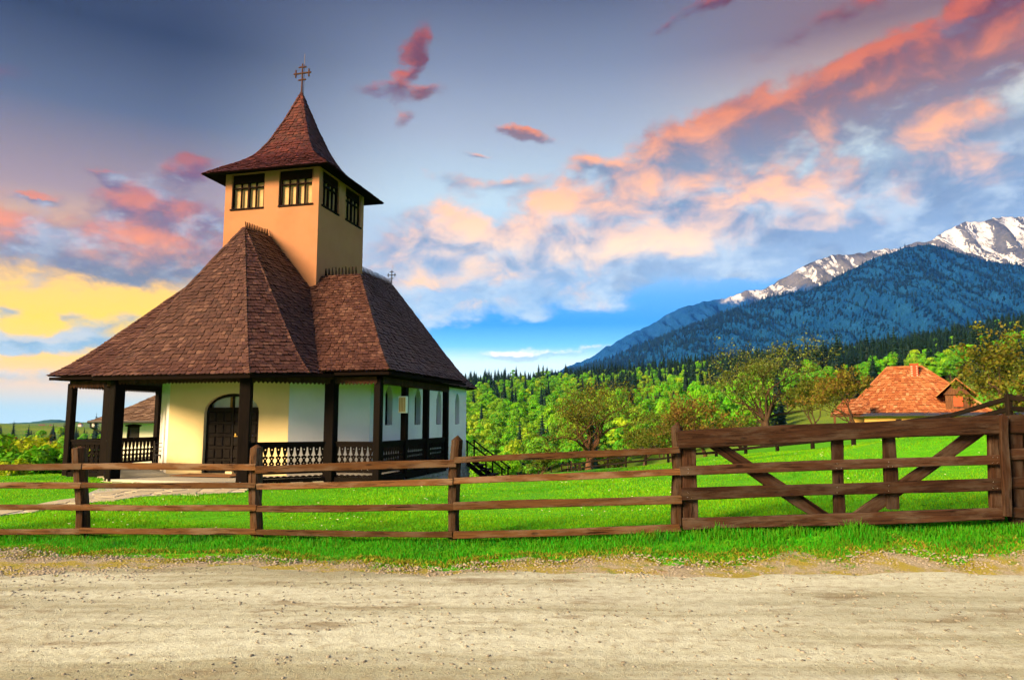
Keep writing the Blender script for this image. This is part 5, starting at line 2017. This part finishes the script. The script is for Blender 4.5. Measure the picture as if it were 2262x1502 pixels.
sd = 50
for rows in (
    [(-240, 1033, 181, 1031, 13), (183, 1030.5, 566, 1031, 14), (566, 1037, 1006, 1023, 16.5), (1005, 1017, 1499, 993, 14)],
    [(-240, 1073, 180, 1071.5, 13), (181, 1071, 566, 1073, 12), (568, 1074, 1001, 1065, 13.5), (1003, 1063, 1503, 1041, 14.5)],
    [(-240, 1121, 181, 1120, 12), (182, 1120, 567, 1123, 12.5), (569, 1123, 1001, 1120.5, 14), (1002, 1118.5, 1504, 1102, 17)],
    [(-240, 1174, 178, 1173, 12), (178, 1171, 566, 1175, 12.5), (568, 1176, 1000, 1180, 12), (1002, 1182, 1502, 1166, 15)],
):
    for (x0, y0, x1, y1, t) in rows:
        sd += 1
        rail_px(fence, x0, y0, x1, y1, t, sd)

# ---------------------------------------------------------------- gate
gate = empty('field_gate', at(1850, 1150, 9.2))
tag(gate, 'wide dark wooden gate with heavy top board and diagonal braces', 'gate')
for (x0, y0, x1, y1, t, dp, nm) in ((1496, 970, 2212, 938, 39, .10, 'top_board'), (1502, 1040, 2213, 1014, 21, .06, 'rail'), (1505, 1092, 2214, 1068, 25, .06, 'rail'), (1510, 1158, 2214, 1133, 25, .07, 'rail')):
    sd += 1
    rail_px(gate, x0, y0, x1, y1, t, sd, 'gate_wood', -.04, dp, nm)


def upright(parent, xa, ya, xb, yb, wpx, seed, back=.045, mat='gate_wood', nm='upright', depth=.055):
    Y0, Y1 = fY(xa) + back, fY(xb) + back
    a, b = at(xb, yb, Y1), at(xa, ya, Y0)
    w_ = wpx / F_PX * (Y0 + Y1) / 2
    return place_log(nm, a - parent.location, b - parent.location, depth, w_, mat, seed, parent, up=(1, 0, 0) if abs((b - a).normalized().x) < .9 else (0, 0, 1), seg=8, jit=.004, chamfer=.12, ends=.008)


upright(gate, 1521, 955, 1525, 1160, 31, 101, nm='stile', depth=.07)
upright(gate, 1848, 960, 1855, 1150, 23.5, 102)
upright(gate, 1962, 950, 1972, 1123, 28, 103)
upright(gate, 2194, 925, 2201, 1150, 27.5, 104, nm='stile', depth=.07)
upright(gate, 1560, 968, 1830, 1150, 27, 105, back=.06, nm='brace', depth=.04)
upright(gate, 2170, 945, 1885, 1150, 27, 106, back=.06, nm='brace', depth=.04)
# nail heads where rails cross uprights
nb = MB()
for (x, ys) in ((1524, (1036, 1044, 1088, 1098)), (1853, (1024, 1034, 1076, 1088)), (1967, (1020, 1030, 1072, 1084)), (2198, (1010, 1022, 1064, 1078))):
    for y in ys:
        for dx in ((-5, 5) if y % 4 else (-4,)):
            Y = fY(x) - .075
            p = at(x + dx, y, Y) - gate.location
            nb.tube([p, p - Vector((0, .004, 0))], .0042, 6)
nb.build('nail_heads', 'nail', gate)

side_fence = empty('rail_fence', at(2240, 1150, 9.0))
tag(side_fence, 'dark fence section at the right edge beyond the gate', 'fence')
for (x0, y0, x1, y1, t) in ((2229, 936, 2600, 926, 39), (2227, 1003, 2600, 990, 24), (2226, 1066, 2600, 1050, 24), (2226, 1132, 2600, 1118, 22)):
    sd += 1
    rail_px(side_fence, x0, y0, x1, y1, t, sd, 'gate_wood', -.03, .06)
upright(side_fence, 2240, 945, 2246, 1160, 28, 111, nm='post', depth=.12)
upright(side_fence, 2262, 945, 2266, 1160, 20, 112, back=.22, nm='post', depth=.12)
upright(side_fence, 2560, 915, 2566, 1160, 28, 113, nm='post', depth=.12)
o = empty('gate_batten', at(2220, 1140, 9.0))
tag(o, 'slim pointed batten standing where gate and side fence meet', 'batten')
Yb = fY(2219) - .10
a, b = at(2224, 1140, Yb), at(2218, 921, Yb)
place_log('batten', a - o.location, b - o.location, .05, .105, 'gate_wood', 114, o, up=(1, 0, 0), seg=8, jit=.008, chamfer=.2, point=.05)
o = MB()
p = at(2246, 1103, fY(2246) + .35)
o.tube([(0, 0, -.4), (.01, 0, 0), (0, 0, .16)], [.045, .043, .042], 9)
o = o.build('marker_post', 'white_paint')
o.location = p
tag(o, 'short peeling white post behind the side fence', 'post')

# ---------------------------------------------------------------- dark fence across the meadow
ff = empty('meadow_fence', FENCE_PTS[7])
tag(ff, 'dark two-rail fence climbing across the meadow to the right', 'fence')
tops = []
for i, p in enumerate(FENCE_PTS):
    g_ = gz(p.x, p.y)
    h = (.62 if i > 13 else .78) if i > 10 else 1.05
    a = Vector((p.x, p.y, g_ - .2)) - ff.location
    b = Vector((p.x + .02 * random.uniform(-1, 1), p.y, g_ + h + random.uniform(-.04, .06))) - ff.location
    place_log('post', a, b, .15, .15, 'field_fence_wood', 200 + i, ff, up=(0, 1, 0), seg=3, jit=.006)
    tops.append((Vector((p.x, p.y - .1, g_)), h))
for i in range(len(tops) - 1):
    (ta, ha), (tb, hb) = tops[i], tops[i + 1]
    for q in (.88, .44):
        place_log('rail', ta + Vector((0, 0, ha * q)) - ff.location, tb + Vector((0, 0, hb * q)) - ff.location, .06, .13, 'field_fence_wood', 300 + i * 2, ff, seg=4, jit=.01)

# ---------------------------------------------------------------- cottage behind the church porch
cot = empty('cottage', at(330, 1000, 42))
tag(cot, 'white cottage with brown shingle roof seen through the porch', 'house')
cl = cot.location


def lc(x, y, Y):
    return at(x, y, Y) - cl


Yc = 42.0
zE = lc(200, 931, Yc).z                                  # eave height
xl, xr = lc(232, 950, Yc).x, lc(232, 950, Yc).x + 10.0
zg = zE - 2.6
ex0, ex1 = lc(198, 930, Yc - .9).x, xr + .9
wl = MB()
wh = []
for (wx0, wx1) in ((281, 309), (357, 384)):
    a_, b_ = lc(wx0, 940, Yc).x, lc(wx1, 940, Yc).x
    wh.append([(a_, lc(0, 975, Yc).z), (b_, lc(0, 975, Yc).z), (b_, lc(0, 941, Yc).z), (a_, lc(0, 941, Yc).z)])
wm = frame_matrix(Vector((0, .15, 0)), (1, 0, 0), (0, 0, 1))
link('wall', cutout('wall', [(xl, zg), (xr, zg), (xr, zE), (xl, zE)], wh, .3, 'cottage_wall'), cot, wm)
mb = MB()
mb.box(xl, xl + .3, .302, 8, zg, zE)
mb.box(xr - .3, xr, .302, 8, zg, zE)
mb.box(xl, xr, 8.002, 8.3, zg, zE)
mb.build('wall', 'cottage_wall', cot)
for h_ in wh:
    x0, z0 = h_[0]
    x1, z1 = h_[2]
    f_ = link('window', cutout('window', [(x0, z0), (x1, z0), (x1, z1), (x0, z1)], [[(x0 + .09, z0 + .09), (x1 - .09, z0 + .09), (x1 - .09, z1 - .09), (x0 + .09, z1 - .09)]], .08, 'window_wood'), cot, frame_matrix(Vector((0, .1, 0)), (1, 0, 0), (0, 0, 1)))
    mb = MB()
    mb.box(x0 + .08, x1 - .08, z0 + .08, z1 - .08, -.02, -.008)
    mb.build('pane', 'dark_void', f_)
    hd = MB()
    xm = (x0 + x1) / 2
    link('lintel', cutout('lintel', [(x0 - .09, z1 - .02), (x1 + .09, z1 - .02), (x1 + .11, z1 + .07), (xm + .22, z1 + .10), (xm, z1 + .13), (xm - .22, z1 + .10), (x0 - .11, z1 + .07)], [], .06, 'window_wood'), f_, Matrix.Translation((0, 0, .09)))
e0, e1, d0_, d1_ = (ex0, -.9, zE), (ex1, -.9, zE), (ex1, 9.2, zE), (ex0, 9.2, zE)
rz_ = zE + 3.3
ra, rb = (ex0 + 4.8, 4.15, rz_), (ex1 - 4.8, 4.15, rz_)
und_, sh = MB(), []
for k, fc in enumerate(((e0, e1, ra, rb), (e1, d1_ if False else (ex1, 9.2, zE), rb, rb), ((ex1, 9.2, zE), (ex0, 9.2, zE), rb, ra), ((ex0, 9.2, zE), e0, ra, ra))):
    P_ = ruled(*fc, [(0, 0), (.3, .26), (1, 1)])
    underlay(und_, P_)
    lay_shingles(P_, .30, .24, 500 + k, sh, thick=.05)
ro = und_.build('roof', 'roof_underlay', cot)
mb = MB()
for (c_, vs, fs) in sh:
    add_shingle(mb, vs, fs)
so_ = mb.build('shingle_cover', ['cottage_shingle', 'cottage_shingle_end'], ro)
so_['kind'] = 'stuff'
mb = MB()
mb.add([(ex0, -.9, zE - .03), (ex1, -.9, zE - .03), (ex1, 9.2, zE - .03), (ex0, 9.2, zE - .03)], [(3, 2, 1, 0)])
mb.build('soffit', 'soffit', ro)
mb = MB()
mb.tube([(ex0 - .05, -.98, zE - .02), (ex1, -.98, zE - .02)], .085, 8)
mb.build('gutter', 'iron', cot)
mb = MB()
mb.tube([(ex0 + .10, -.98, zE - .06), (ex0 + .12, -.98, zE - .32), (ex0 + .30, -.8, zE - .45), (xl - .12, -.12, zE - .62), (xl - .05, -.08, zE - .85), (xl - .05, -.08, zg)], .055, 8)
mb.build('downpipe', 'iron', cot)

# ---------------------------------------------------------------- house with the orange roof
def turned(name, xc, yc, Y):
    """a building that squarely faces the road's bend: its frame is turned about its own base"""
    th = math.atan((xc - 1131) / F_PX)
    o_ = empty(name, at(xc, yc, Y), -th)
    rng_ = Y / math.cos(th)

    def loc(x, y, Yq):
        dep = Yq - Y
        k_ = 1 + dep / rng_
        return Vector(((x - xc) / F_PX * Y * math.cos(th) * k_, dep, EYE + (at(x, y, Y).z - EYE) * k_ - o_.location.z))
    return o_, loc


hs, lh = turned('farmhouse', 2010, 960, 46)
tag(hs, 'farmhouse with steep orange tile roof and wooden dormer', 'house')
Yh = 46.0

zE = lh(1900, 917, Yh).z
ax, bx_ = lh(1856, 917, Yh).x, lh(2200, 917, Yh).x
rx0, rx1 = lh(1968, 813, Yh + 4.2).x, lh(2045, 806, Yh + 4.2).x
rzz = lh(2000, 812, Yh + 4.2).z
E0, E1, E2, E3 = (ax, 0, zE), (bx_, 0, zE), (bx_ + .3, 8.6, zE), (ax, 8.6, zE)
R0, R1 = (rx0, 4.3, rzz), (rx1, 4.3, rzz)
und_, sh = MB(), []
for k, fc in enumerate(((E0, E1, R0, R1), (E1, E2, R1, R1), (E2, E3, R1, R0), (E3, E0, R0, R0))):
    P_ = ruled(*fc, [(0, 0), (.15, .12), (1, 1)])
    underlay(und_, P_)
    lay_shingles(P_, .21, .27, 600 + k, sh, thick=.055)
ro = und_.build('roof', 'roof_underlay', hs)
mb = MB()
for (c_, vs, fs) in sh:
    add_shingle(mb, vs, fs)
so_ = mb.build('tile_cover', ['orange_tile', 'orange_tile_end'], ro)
so_['kind'] = 'stuff'
mb = MB()
for (e, t) in ((E0, R0), (E1, R1), (R0, R1), (E2, R1), (E3, R0)):
    e, t = Vector(e), Vector(t)
    n = int((t - e).length / .33)
    for k in range(n):
        a = e.lerp(t, k / n)
        b = e.lerp(t, (k + 1.12) / n)
        bend = Vector((0, 0, .03))
        if e.z != t.z:
            for q, s in ((a, k / n), (b, (k + 1.12) / n)):
                q.z = e.z + (t.z - e.z) * float(np.interp(s, [0, .15, 1], [0, .12, 1]))
        mb.tube([a + bend, b + bend * 1.6], [.10, .085], 7)
mb.build('ridge_tiles', 'orange_tile', ro)
# walls
mb = MB()
mb.box(ax + .5, bx_ - .5, .5, 8.0, zE - 2.6, zE - .01)
mb.build('wall', 'yellow_wall', hs)
mb = MB()
mb.add([(ax, 0, zE - .02), (bx_, 0, zE - .02), (bx_ + .3, 8.6, zE - .02), (ax, 8.6, zE - .02)], [(3, 2, 1, 0)])
mb.build('soffit', 'soffit', hs)
# chimney of bricks
cx_, cz_ = lh(2028, 815, Yh + 3.6).x, lh(2028, 838, Yh + 3.6).z
mb = MB()
mb.box(cx_ - .20, cx_ + .20, 3.42, 3.82, cz_ - .6, cz_ + 1.0)
chm = mb.build('chimney', 'pale_mortar', hs)
bk = MB()
bk.box(-.098, .098, -.045, .045, -.032, .032)
bkm = bk.mesh('brick', 'brick_red')
for r_ in range(13):
    z = cz_ + .02 + r_ * .078
    for k in range(3):
        x = cx_ - .21 + (k + .5) * .21 - (.105 if r_ % 2 else 0)
        if x < cx_ - .16 or x > cx_ + .21:
            continue
        link('brick', bkm, chm, Matrix.Translation((x, 3.405, z)))
        link('brick', bkm, chm, Matrix.Translation((cx_ + .212, 3.44 + k * .14, z)) @ Matrix.Rotation(math.pi / 2, 4, 'Z') @ Matrix.Diagonal((.65, 1, 1, 1)))
mb = MB()
mb.box(cx_ - .27, cx_ + .27, 3.35, 3.89, cz_ + 1.002, cz_ + 1.07)
mb.build('chimney_cap', 'brick_red', chm)
# dormer with plank front
dx0, dx1 = lh(2092, 880, Yh - .1).x, lh(2142, 880, Yh - .1).x
dz0, dz1 = lh(2092, 908, Yh).z, lh(2092, 872, Yh).z
dor = empty('dormer', (0, 0, 0))
dor.parent = hs
mb = MB()
mb.box(dx0, dx1, .55, 3.0, dz0, dz1)
mb.build('dormer_body', 'barn_wood', dor)
n = 8
pk = MB()
pk.box(-(dx1 - dx0) / n / 2 + .006, (dx1 - dx0) / n / 2 - .006, -.02, .02, 0, dz1 - dz0)
pkm = pk.mesh('plank', 'barn_wood')
for k in range(n):
    link('plank', pkm, dor, Matrix.Translation((dx0 + (k + .5) * (dx1 - dx0) / n, .535, dz0)))
mb = MB()
mb.box(dx0 + .45, dx0 + .95, .50, .514, dz0 + .30, dz1 - .12)
mb.build('dormer_hatch', 'brick_red', dor)
xm = (dx0 + dx1) / 2
mb = MB()
px_ = dz1 + .95
mb.add([(dx0 - .5, .2, dz1 - .15), (xm, .2, px_), (xm, 3.4, px_), (dx0 - .5, 3.4, dz1 - .15), (dx0 - .5, .2, dz1 - .07), (xm, .2, px_ + .09), (xm, 3.4, px_ + .09), (dx0 - .5, 3.4, dz1 - .07)], [(0, 1, 2, 3), (4, 7, 6, 5), (0, 4, 5, 1), (0, 3, 7, 4)])
mb.add([(dx1 + .5, .2, dz1 - .15), (xm, .2, px_), (xm, 3.4, px_), (dx1 + .5, 3.4, dz1 - .15), (dx1 + .5, .2, dz1 - .07), (xm, .2, px_ + .09), (xm, 3.4, px_ + .09), (dx1 + .5, 3.4, dz1 - .07)], [(3, 2, 1, 0), (5, 6, 7, 4), (1, 5, 4, 0), (4, 7, 3, 0)])
mb.build('dormer_roof', 'orange_tile', dor)
mb = MB()
mb.add([(dx0 - .1, .42, dz1 - .02), (dx1 + .1, .42, dz1 - .02), (xm, .42, px_ - .1)], [(0, 1, 2)])
mb.build('dormer_gable', 'barn_wood', dor)

# long low shed in front with a blue-grey sheet roof
sh_, ls = turned('low_shed', 2060, 960, 34)
tag(sh_, 'long low ochre shed with flat bluish sheet roof before the farmhouse', 'shed')

x0, x1 = ls(1905, 925, 34).x, ls(2330, 925, 34).x
zt0 = ls(1905, 917, 34).z
gzz = gz(at(1905, 950, 34).x, 34) - sh_.location.z
mb = MB()
mb.box(x0, x1, .2, 3.6, gzz - 1.0, zt0 - .03)
mb.build('wall', 'yellow_wall', sh_)
nsh = 12
for k in range(nsh):
    mb = MB()
    xa, xb = x0 - .15 + (x1 - x0 + .3) * k / nsh, x0 - .15 + (x1 - x0 + .3) * (k + 1) / nsh - .02
    dz = .012 * (k % 2)
    mb.add([(xa, -.15, zt0 + dz), (xb, -.15, zt0 + dz), (xb, 3.9, zt0 + .16 + dz), (xa, 3.9, zt0 + .16 + dz), (xa, -.15, zt0 - .04 + dz), (xb, -.15, zt0 - .04 + dz), (xb, 3.9, zt0 + .12 + dz), (xa, 3.9, zt0 + .12 + dz)],
           [(0, 1, 2, 3), (4, 5, 1, 0), (7, 6, 5, 4), (3, 2, 6, 7), (0, 3, 7, 4), (1, 5, 6, 2)])
    mb.build('roof_sheet', 'blue_sheet', sh_)

# open barn wing left of the farmhouse
bw, lb = turned('lean_to', 1870, 960, 45)
tag(bw, 'open lean-to with orange tile roof on timber posts', 'shed')

x0, x1, z0 = lb(1836, 916, 45).x, lb(1925, 916, 45).x, lb(1836, 916, 45).z
und_, sh = MB(), []
P_ = ruled((x0, 0, z0), (x1, 0, z0), (x0 + .9, 2.6, z0 + 1.1), (x1, 2.6, z0 + 1.1), [(0, 0), (1, 1)])
underlay(und_, P_)
lay_shingles(P_, .21, .27, 700, sh, thick=.055)
ro = und_.build('roof', 'roof_underlay', bw)
mb = MB()
for (c_, vs, fs) in sh:
    add_shingle(mb, vs, fs)
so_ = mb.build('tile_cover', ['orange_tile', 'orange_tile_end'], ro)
so_['kind'] = 'stuff'
mb = MB()
mb.beam((x0, .05, z0 - .08), (x1, .05, z0 - .08), .10, .12)
mb.build('beam', 'barn_wood', bw)
for k in range(3):
    mb = MB()
    x = x0 + .25 + k * (x1 - x0 - .5) / 2
    mb.box(x - .07, x + .07, 0, .14, -1.6, z0 - .14)
    mb.build('post', 'barn_wood', bw)

# far village houses on the left hills
vr = random.Random(12)
for (x, y) in ((70, 943), (92, 941), (112, 940), (130, 944), (150, 942), (178, 938), (210, 936), (232, 931), (255, 934), (40, 944)):
    Y = vr.uniform(1700, 2100)
    o = empty('village_house', at(x, y + 4, Y), vr.uniform(0, 3))
    w_, d_, h_ = vr.uniform(9, 15), vr.uniform(8, 10), vr.uniform(4, 6)
    mb = MB()
    mb.box(-w_ / 2, w_ / 2, -d_ / 2, d_ / 2, -14, h_)
    mb.build('wall', 'village_wall', o)
    mb = MB()
    mb.add([(-w_ / 2 - .5, -d_ / 2 - .5, h_), (w_ / 2 + .5, -d_ / 2 - .5, h_), (w_ / 2 + .5, d_ / 2 + .5, h_), (-w_ / 2 - .5, d_ / 2 + .5, h_), (-w_ / 2 + 1, 0, h_ + 4), (w_ / 2 - 1, 0, h_ + 4)], [(0, 1, 5, 4), (2, 3, 4, 5), (1, 2, 5), (3, 0, 4), (3, 2, 1, 0)])
    mb.build('roof', 'village_roof', o)
    tag(o, 'tiny far village house on the hazy left hill', 'house', 'far village houses')

# ---------------------------------------------------------------- path
path_pts = []
PATH_L = [(-60, 1131), (60, 1113), (172, 1097), (250, 1064), (400, 1066), (545, 1069)]      # far edge in the photograph
PATH_R = [(-60, 1138), (60, 1128), (195, 1107), (321, 1093), (450, 1089), (552, 1084)]      # near edge
pl_w = [at(x, y, 1.65 * F_PX / (y - 930)) for (x, y) in PATH_L]
pr_w = [at(x, y, 1.65 * F_PX / (y - 930)) for (x, y) in PATH_R]
pv, pf = [], []
for i in range(len(pl_w) - 1):
    for k in range(6):
        t = k / 6
        a, b = pl_w[i].lerp(pl_w[i + 1], t), pr_w[i].lerp(pr_w[i + 1], t)
        for s in (0, .5, 1):
            q = a.lerp(b, s)
            pv.append((q.x, q.y, gz(q.x, q.y) + .012))
n = len(pv) // 3
for i in range(n - 1):
    for k in (0, 1):
        pf.append((i * 3 + k, i * 3 + 3 + k, i * 3 + 4 + k, i * 3 + 1 + k))
path = link('stone_path', mesh_np('stone_path', pv, pf, 'mortar'))
tag(path, 'pale flagstone path curving from the porch to the left', 'path', kind='structure')
far_poly = [(p.x, p.y) for p in pl_w]
near_poly = [(p.x, p.y) for p in pr_w]


def in_path(x, y):
    yf = np.interp(x, [p[0] for p in far_poly], [p[1] for p in far_poly])
    yn = np.interp(x, [p[0] for p in near_poly], [p[1] for p in near_poly])
    return far_poly[0][0] < x < near_poly[-1][0] - .2 and yn + .05 < y < yf - .05


slabs(path, in_path, -15, -6, 11.5, 19.4, .40, lambda x, y: gz(x, y) + .008, 9, 'paving')

# ---------------------------------------------------------------- grass, flowers, gravel
def blades(name, label, x, y, h, w_, mat, seed, curl=.35, cat='grass'):
    r = np.random.default_rng(seed)
    n = len(x)
    z = gz_many(x, y)
    a = r.uniform(0, 6.28, n)
    d = np.stack([np.cos(a), np.sin(a), np.zeros(n)], -1)
    b = r.uniform(0, 6.28, n)
    lean = np.stack([np.cos(b), np.sin(b), np.zeros(n)], -1) * (h * curl * r.uniform(.2, 1.2, n))[:, None]
    p = np.stack([x, y, z - .01], -1)
    up = np.array([0, 0, 1.0])
    v0 = p - d * w_[:, None] / 2
    v1 = p + d * w_[:, None] / 2
    v2 = p + d * (w_ * .38)[:, None] + lean * .3 + up * (h * .58)[:, None]
    v3 = p - d * (w_ * .38)[:, None] + lean * .3 + up * (h * .58)[:, None]
    v4 = p + lean + up * h[:, None]
    V_ = np.stack([v0, v1, v2, v3, v4], 1).reshape(-1, 3)
    i = np.arange(n)[:, None] * 5
    F_ = np.concatenate([i + np.array([[0, 1, 2]]), i + np.array([[0, 2, 3]]), i + np.array([[3, 2, 4]])], 0)
    o_ = link(name, mesh_np(name, V_, F_, mat))
    return tag(o_, label, cat, kind='stuff')


gr = np.random.default_rng(77)


def scatter(n, x0, x1, y0f, y1f):
    x = gr.uniform(x0, x1, n)
    y = y0f(x) + (y1f(x) - y0f(x)) * gr.random(n)
    return x, y


fxs = [-300, 183, 568, 1003, 1492, 2262, 2600]
flx = [(k - 1131) / F_PX * fY(k) for k in fxs]


def fline(x):
    return np.interp(x, flx, [fY(k) for k in fxs])


def clump(x, y, s, seed):
    return np.array([mnoise.noise(Vector((a * s, b * s, seed))) for a, b in zip(x, y)])


# tall verge before the fence
x, y = scatter(85000, -11, 11, lambda x: road_edge(x) + .30, lambda x: fline(x) + .55)
cl_ = clump(x, y, 2.2, 1.0)
edge = np.clip((y - road_edge(x) - .3) / 1.0, 0, 1)
fd = np.exp(-((y - fline(x) + .05) / .35) ** 2)
rightk = sst(x, -.5, 3.5)
h = (.030 + (.032 + .025 * rightk) * edge) * (1 + .55 * cl_) * gr.uniform(.6, 1.3, len(x)) + fd * (.010 + .055 * rightk) * np.clip(.6 + 1.4 * cl_, .1, 2) * gr.uniform(.5, 1.3, len(x))
keep = gr.random(len(x)) < np.clip(.25 + edge * 1.6, 0, 1)
x, y, h = x[keep], y[keep], h[keep]
blades('verge_grass', 'longer green grass along the roadside fence', x, y, np.maximum(h, .02), .008 + .005 * gr.random(len(x)), 'grass_blade', 5)
# short lawn
x = gr.uniform(-1, 1, 260000)
yv = 10.0 + 22.0 * gr.random(260000) ** 1.9
x = x * yv * .80
y = yv + fline(x * 10 / yv) - 10.0 + .2
uu = (x - CM.x) * CR.x + (y - CM.y) * CR.y
vv = (x - CM.x) * CN.x + (y - CM.y) * CN.y
inch = ((vv > 1.25) & (np.abs(uu) < 5.3)) | ((vv > -.35) & (np.abs(uu) < 2.4 + np.maximum(vv, 0)) & (vv < 2)) | ((vv > 7) & (np.abs(uu) < 4.0))
inp = np.zeros(len(x), bool)
yfp = np.interp(x, [p[0] for p in far_poly], [p[1] for p in far_poly])
ynp = np.interp(x, [p[0] for p in near_poly], [p[1] for p in near_poly])
inp = (x < near_poly[-1][0]) & (y > ynp) & (y < yfp)
ok = ~inch & ~inp & (np.abs(x) < 24)
x, y = x[ok], y[ok]
hh = gr.uniform(.025, .055, len(x)) * (1 + .5 * np.sin(x * 1.3 + np.sin(y * 1.1) * 2) * np.sin(y * .9))
blades('lawn_grass', 'short bright green lawn grass around the church', x, y, hh, (.006 + .004 * gr.random(len(x))) * (y / 9.0), 'lawn_blade', 6, curl=.6)
# dry tufts and moss on the stony strip
x, y = scatter(60000, -10, 10, lambda x: road_edge(x) - .75, lambda x: road_edge(x) + .80)
cl_ = clump(x, y, 1.9, 4.0)
bias = (y - road_edge(x) - .12) * .8
k = cl_ + .6 * clump(x, y, 8.0, 5.0) + bias > -.02
x, y = x[k], y[k]
blades('dry_grass', 'yellowing moss and dry tufts on the stony strip', x, y, gr.uniform(.022, .055, len(x)), .012 + .012 * gr.random(len(x)), 'dry_blade', 7, curl=1.0)
x, y = scatter(22000, -10, 10, lambda x: road_edge(x) - .6, lambda x: road_edge(x) + .30)
k = clump(x, y, 1.5, 14.0) + .5 * clump(x, y, 7.0, 15.0) > .22
x, y = x[k], y[k]
blades('red_moss', 'rust red moss patches at the road edge', x, y, gr.uniform(.010, .03, len(x)), .010 + .008 * gr.random(len(x)), 'red_moss', 8, curl=1.0)


def pebbles(name, label, x, y, s, mat, seed, zoff, flatn=.6):
    r = np.random.default_rng(seed)
    n = len(x)
    t = (1 + 5 ** .5) / 2
    ico = np.array([(-1, t, 0), (1, t, 0), (-1, -t, 0), (1, -t, 0), (0, -1, t), (0, 1, t), (0, -1, -t), (0, 1, -t), (t, 0, -1), (t, 0, 1), (-t, 0, -1), (-t, 0, 1)]) / 1.9
    fi = np.array([(0, 11, 5), (0, 5, 1), (0, 1, 7), (0, 7, 10), (0, 10, 11), (1, 5, 9), (5, 11, 4), (11, 10, 2), (10, 7, 6), (7, 1, 8), (3, 9, 4), (3, 4, 2), (3, 2, 6), (3, 6, 8), (3, 8, 9), (4, 9, 5), (2, 4, 11), (6, 2, 10), (8, 6, 7), (9, 8, 1)])
    v = ico[None] * r.uniform(.72, 1.2, (n, 12, 1)) * np.stack([s * r.uniform(.8, 1.5, n), s * r.uniform(.7, 1.1, n), s * flatn * r.uniform(.7, 1.1, n)], -1)[:, None, :]
    a = r.uniform(0, 6.28, n)
    ca, sa_ = np.cos(a)[:, None], np.sin(a)[:, None]
    vx = v[:, :, 0] * ca - v[:, :, 1] * sa_ + x[:, None]
    vy = v[:, :, 0] * sa_ + v[:, :, 1] * ca + y[:, None]
    vz = v[:, :, 2] + zoff(x, y)[:, None] + s[:, None] * .15
    V_ = np.stack([vx, vy, vz], -1).reshape(-1, 3)
    F_ = (np.arange(n)[:, None, None] * 12 + fi[None]).reshape(-1, 3)
    o_ = link(name, mesh_np(name, V_, F_, mat))
    return tag(o_, label, 'gravel', kind='stuff')


def roadz(x, y):
    t = np.clip((y + 6) / (road_edge(x) + 6), 0, 1) ** (1 / .75)
    return .022 + .018 * np.sin(y * 2.3 + .5 * np.sin(x * .25)) * np.sin(np.pi * t) + .008 * np.sin(x * .8 + y * 3) * np.sin(np.pi * t)


x, y = scatter(20000, -8, 8, lambda x: 3.6 + 0 * x, lambda x: road_edge(x) - .1)
k = clump(x, y, 1.4, 8.0) + .6 * clump(x, y, 5.0, 9.0) > -.10
x, y = x[k], y[k]
pebbles('road_pebbles', 'small stones and clods scattered over the dirt road', x, y, .0022 + .017 * gr.random(len(x)) ** 5, 'pebble', 9, roadz)
x, y = scatter(13000, -9.5, 9.5, lambda x: road_edge(x) - .75, lambda x: road_edge(x) + .45)
pebbles('roadside_gravel', 'loose pale gravel between road and grass', x, y, .006 + .014 * gr.random(len(x)) ** 2, 'gravel', 10, lambda x, y: terrain(x, y) + .022)
# daisies
x = gr.uniform(-1, 1, 900)
yv = 10.5 + 16 * gr.random(900)
x = x * yv * .74
k = clump(x, yv, .5, 20.0) > .05
x, y = x[k], yv[k]
uu = (x - CM.x) * CR.x + (y - CM.y) * CR.y
vv = (x - CM.x) * CN.x + (y - CM.y) * CN.y
k = ~((vv > -.5) & (np.abs(uu) < 6.2))
x, y = x[k], y[k]
pebbles('daisies', 'tiny white flowers dotting the lawn', x, y, .010 + .008 * gr.random(len(x)), 'flower_white', 21, lambda x, y: gz_many(x, y) + .05, .4)

# ---------------------------------------------------------------- haze: the air between here and the mountains
hz = MB()
hz.box(-6000, 6000, -300, 4950, -160, 1340)
m, g, bs, o_ = material('haze')
g.n.remove(bs)
pv_ = g.node('ShaderNodeVolumePrincipled', {}, {'Color': HAZE_COL, 'Density': HAZE, 'Anisotropy': 0.0})
g.l.new(pv_.outputs[0], o_.inputs['Volume'])
o = hz.build('haze', 'haze')
tag(o, 'blue summer haze over valley and mountains', 'haze', kind='stuff')
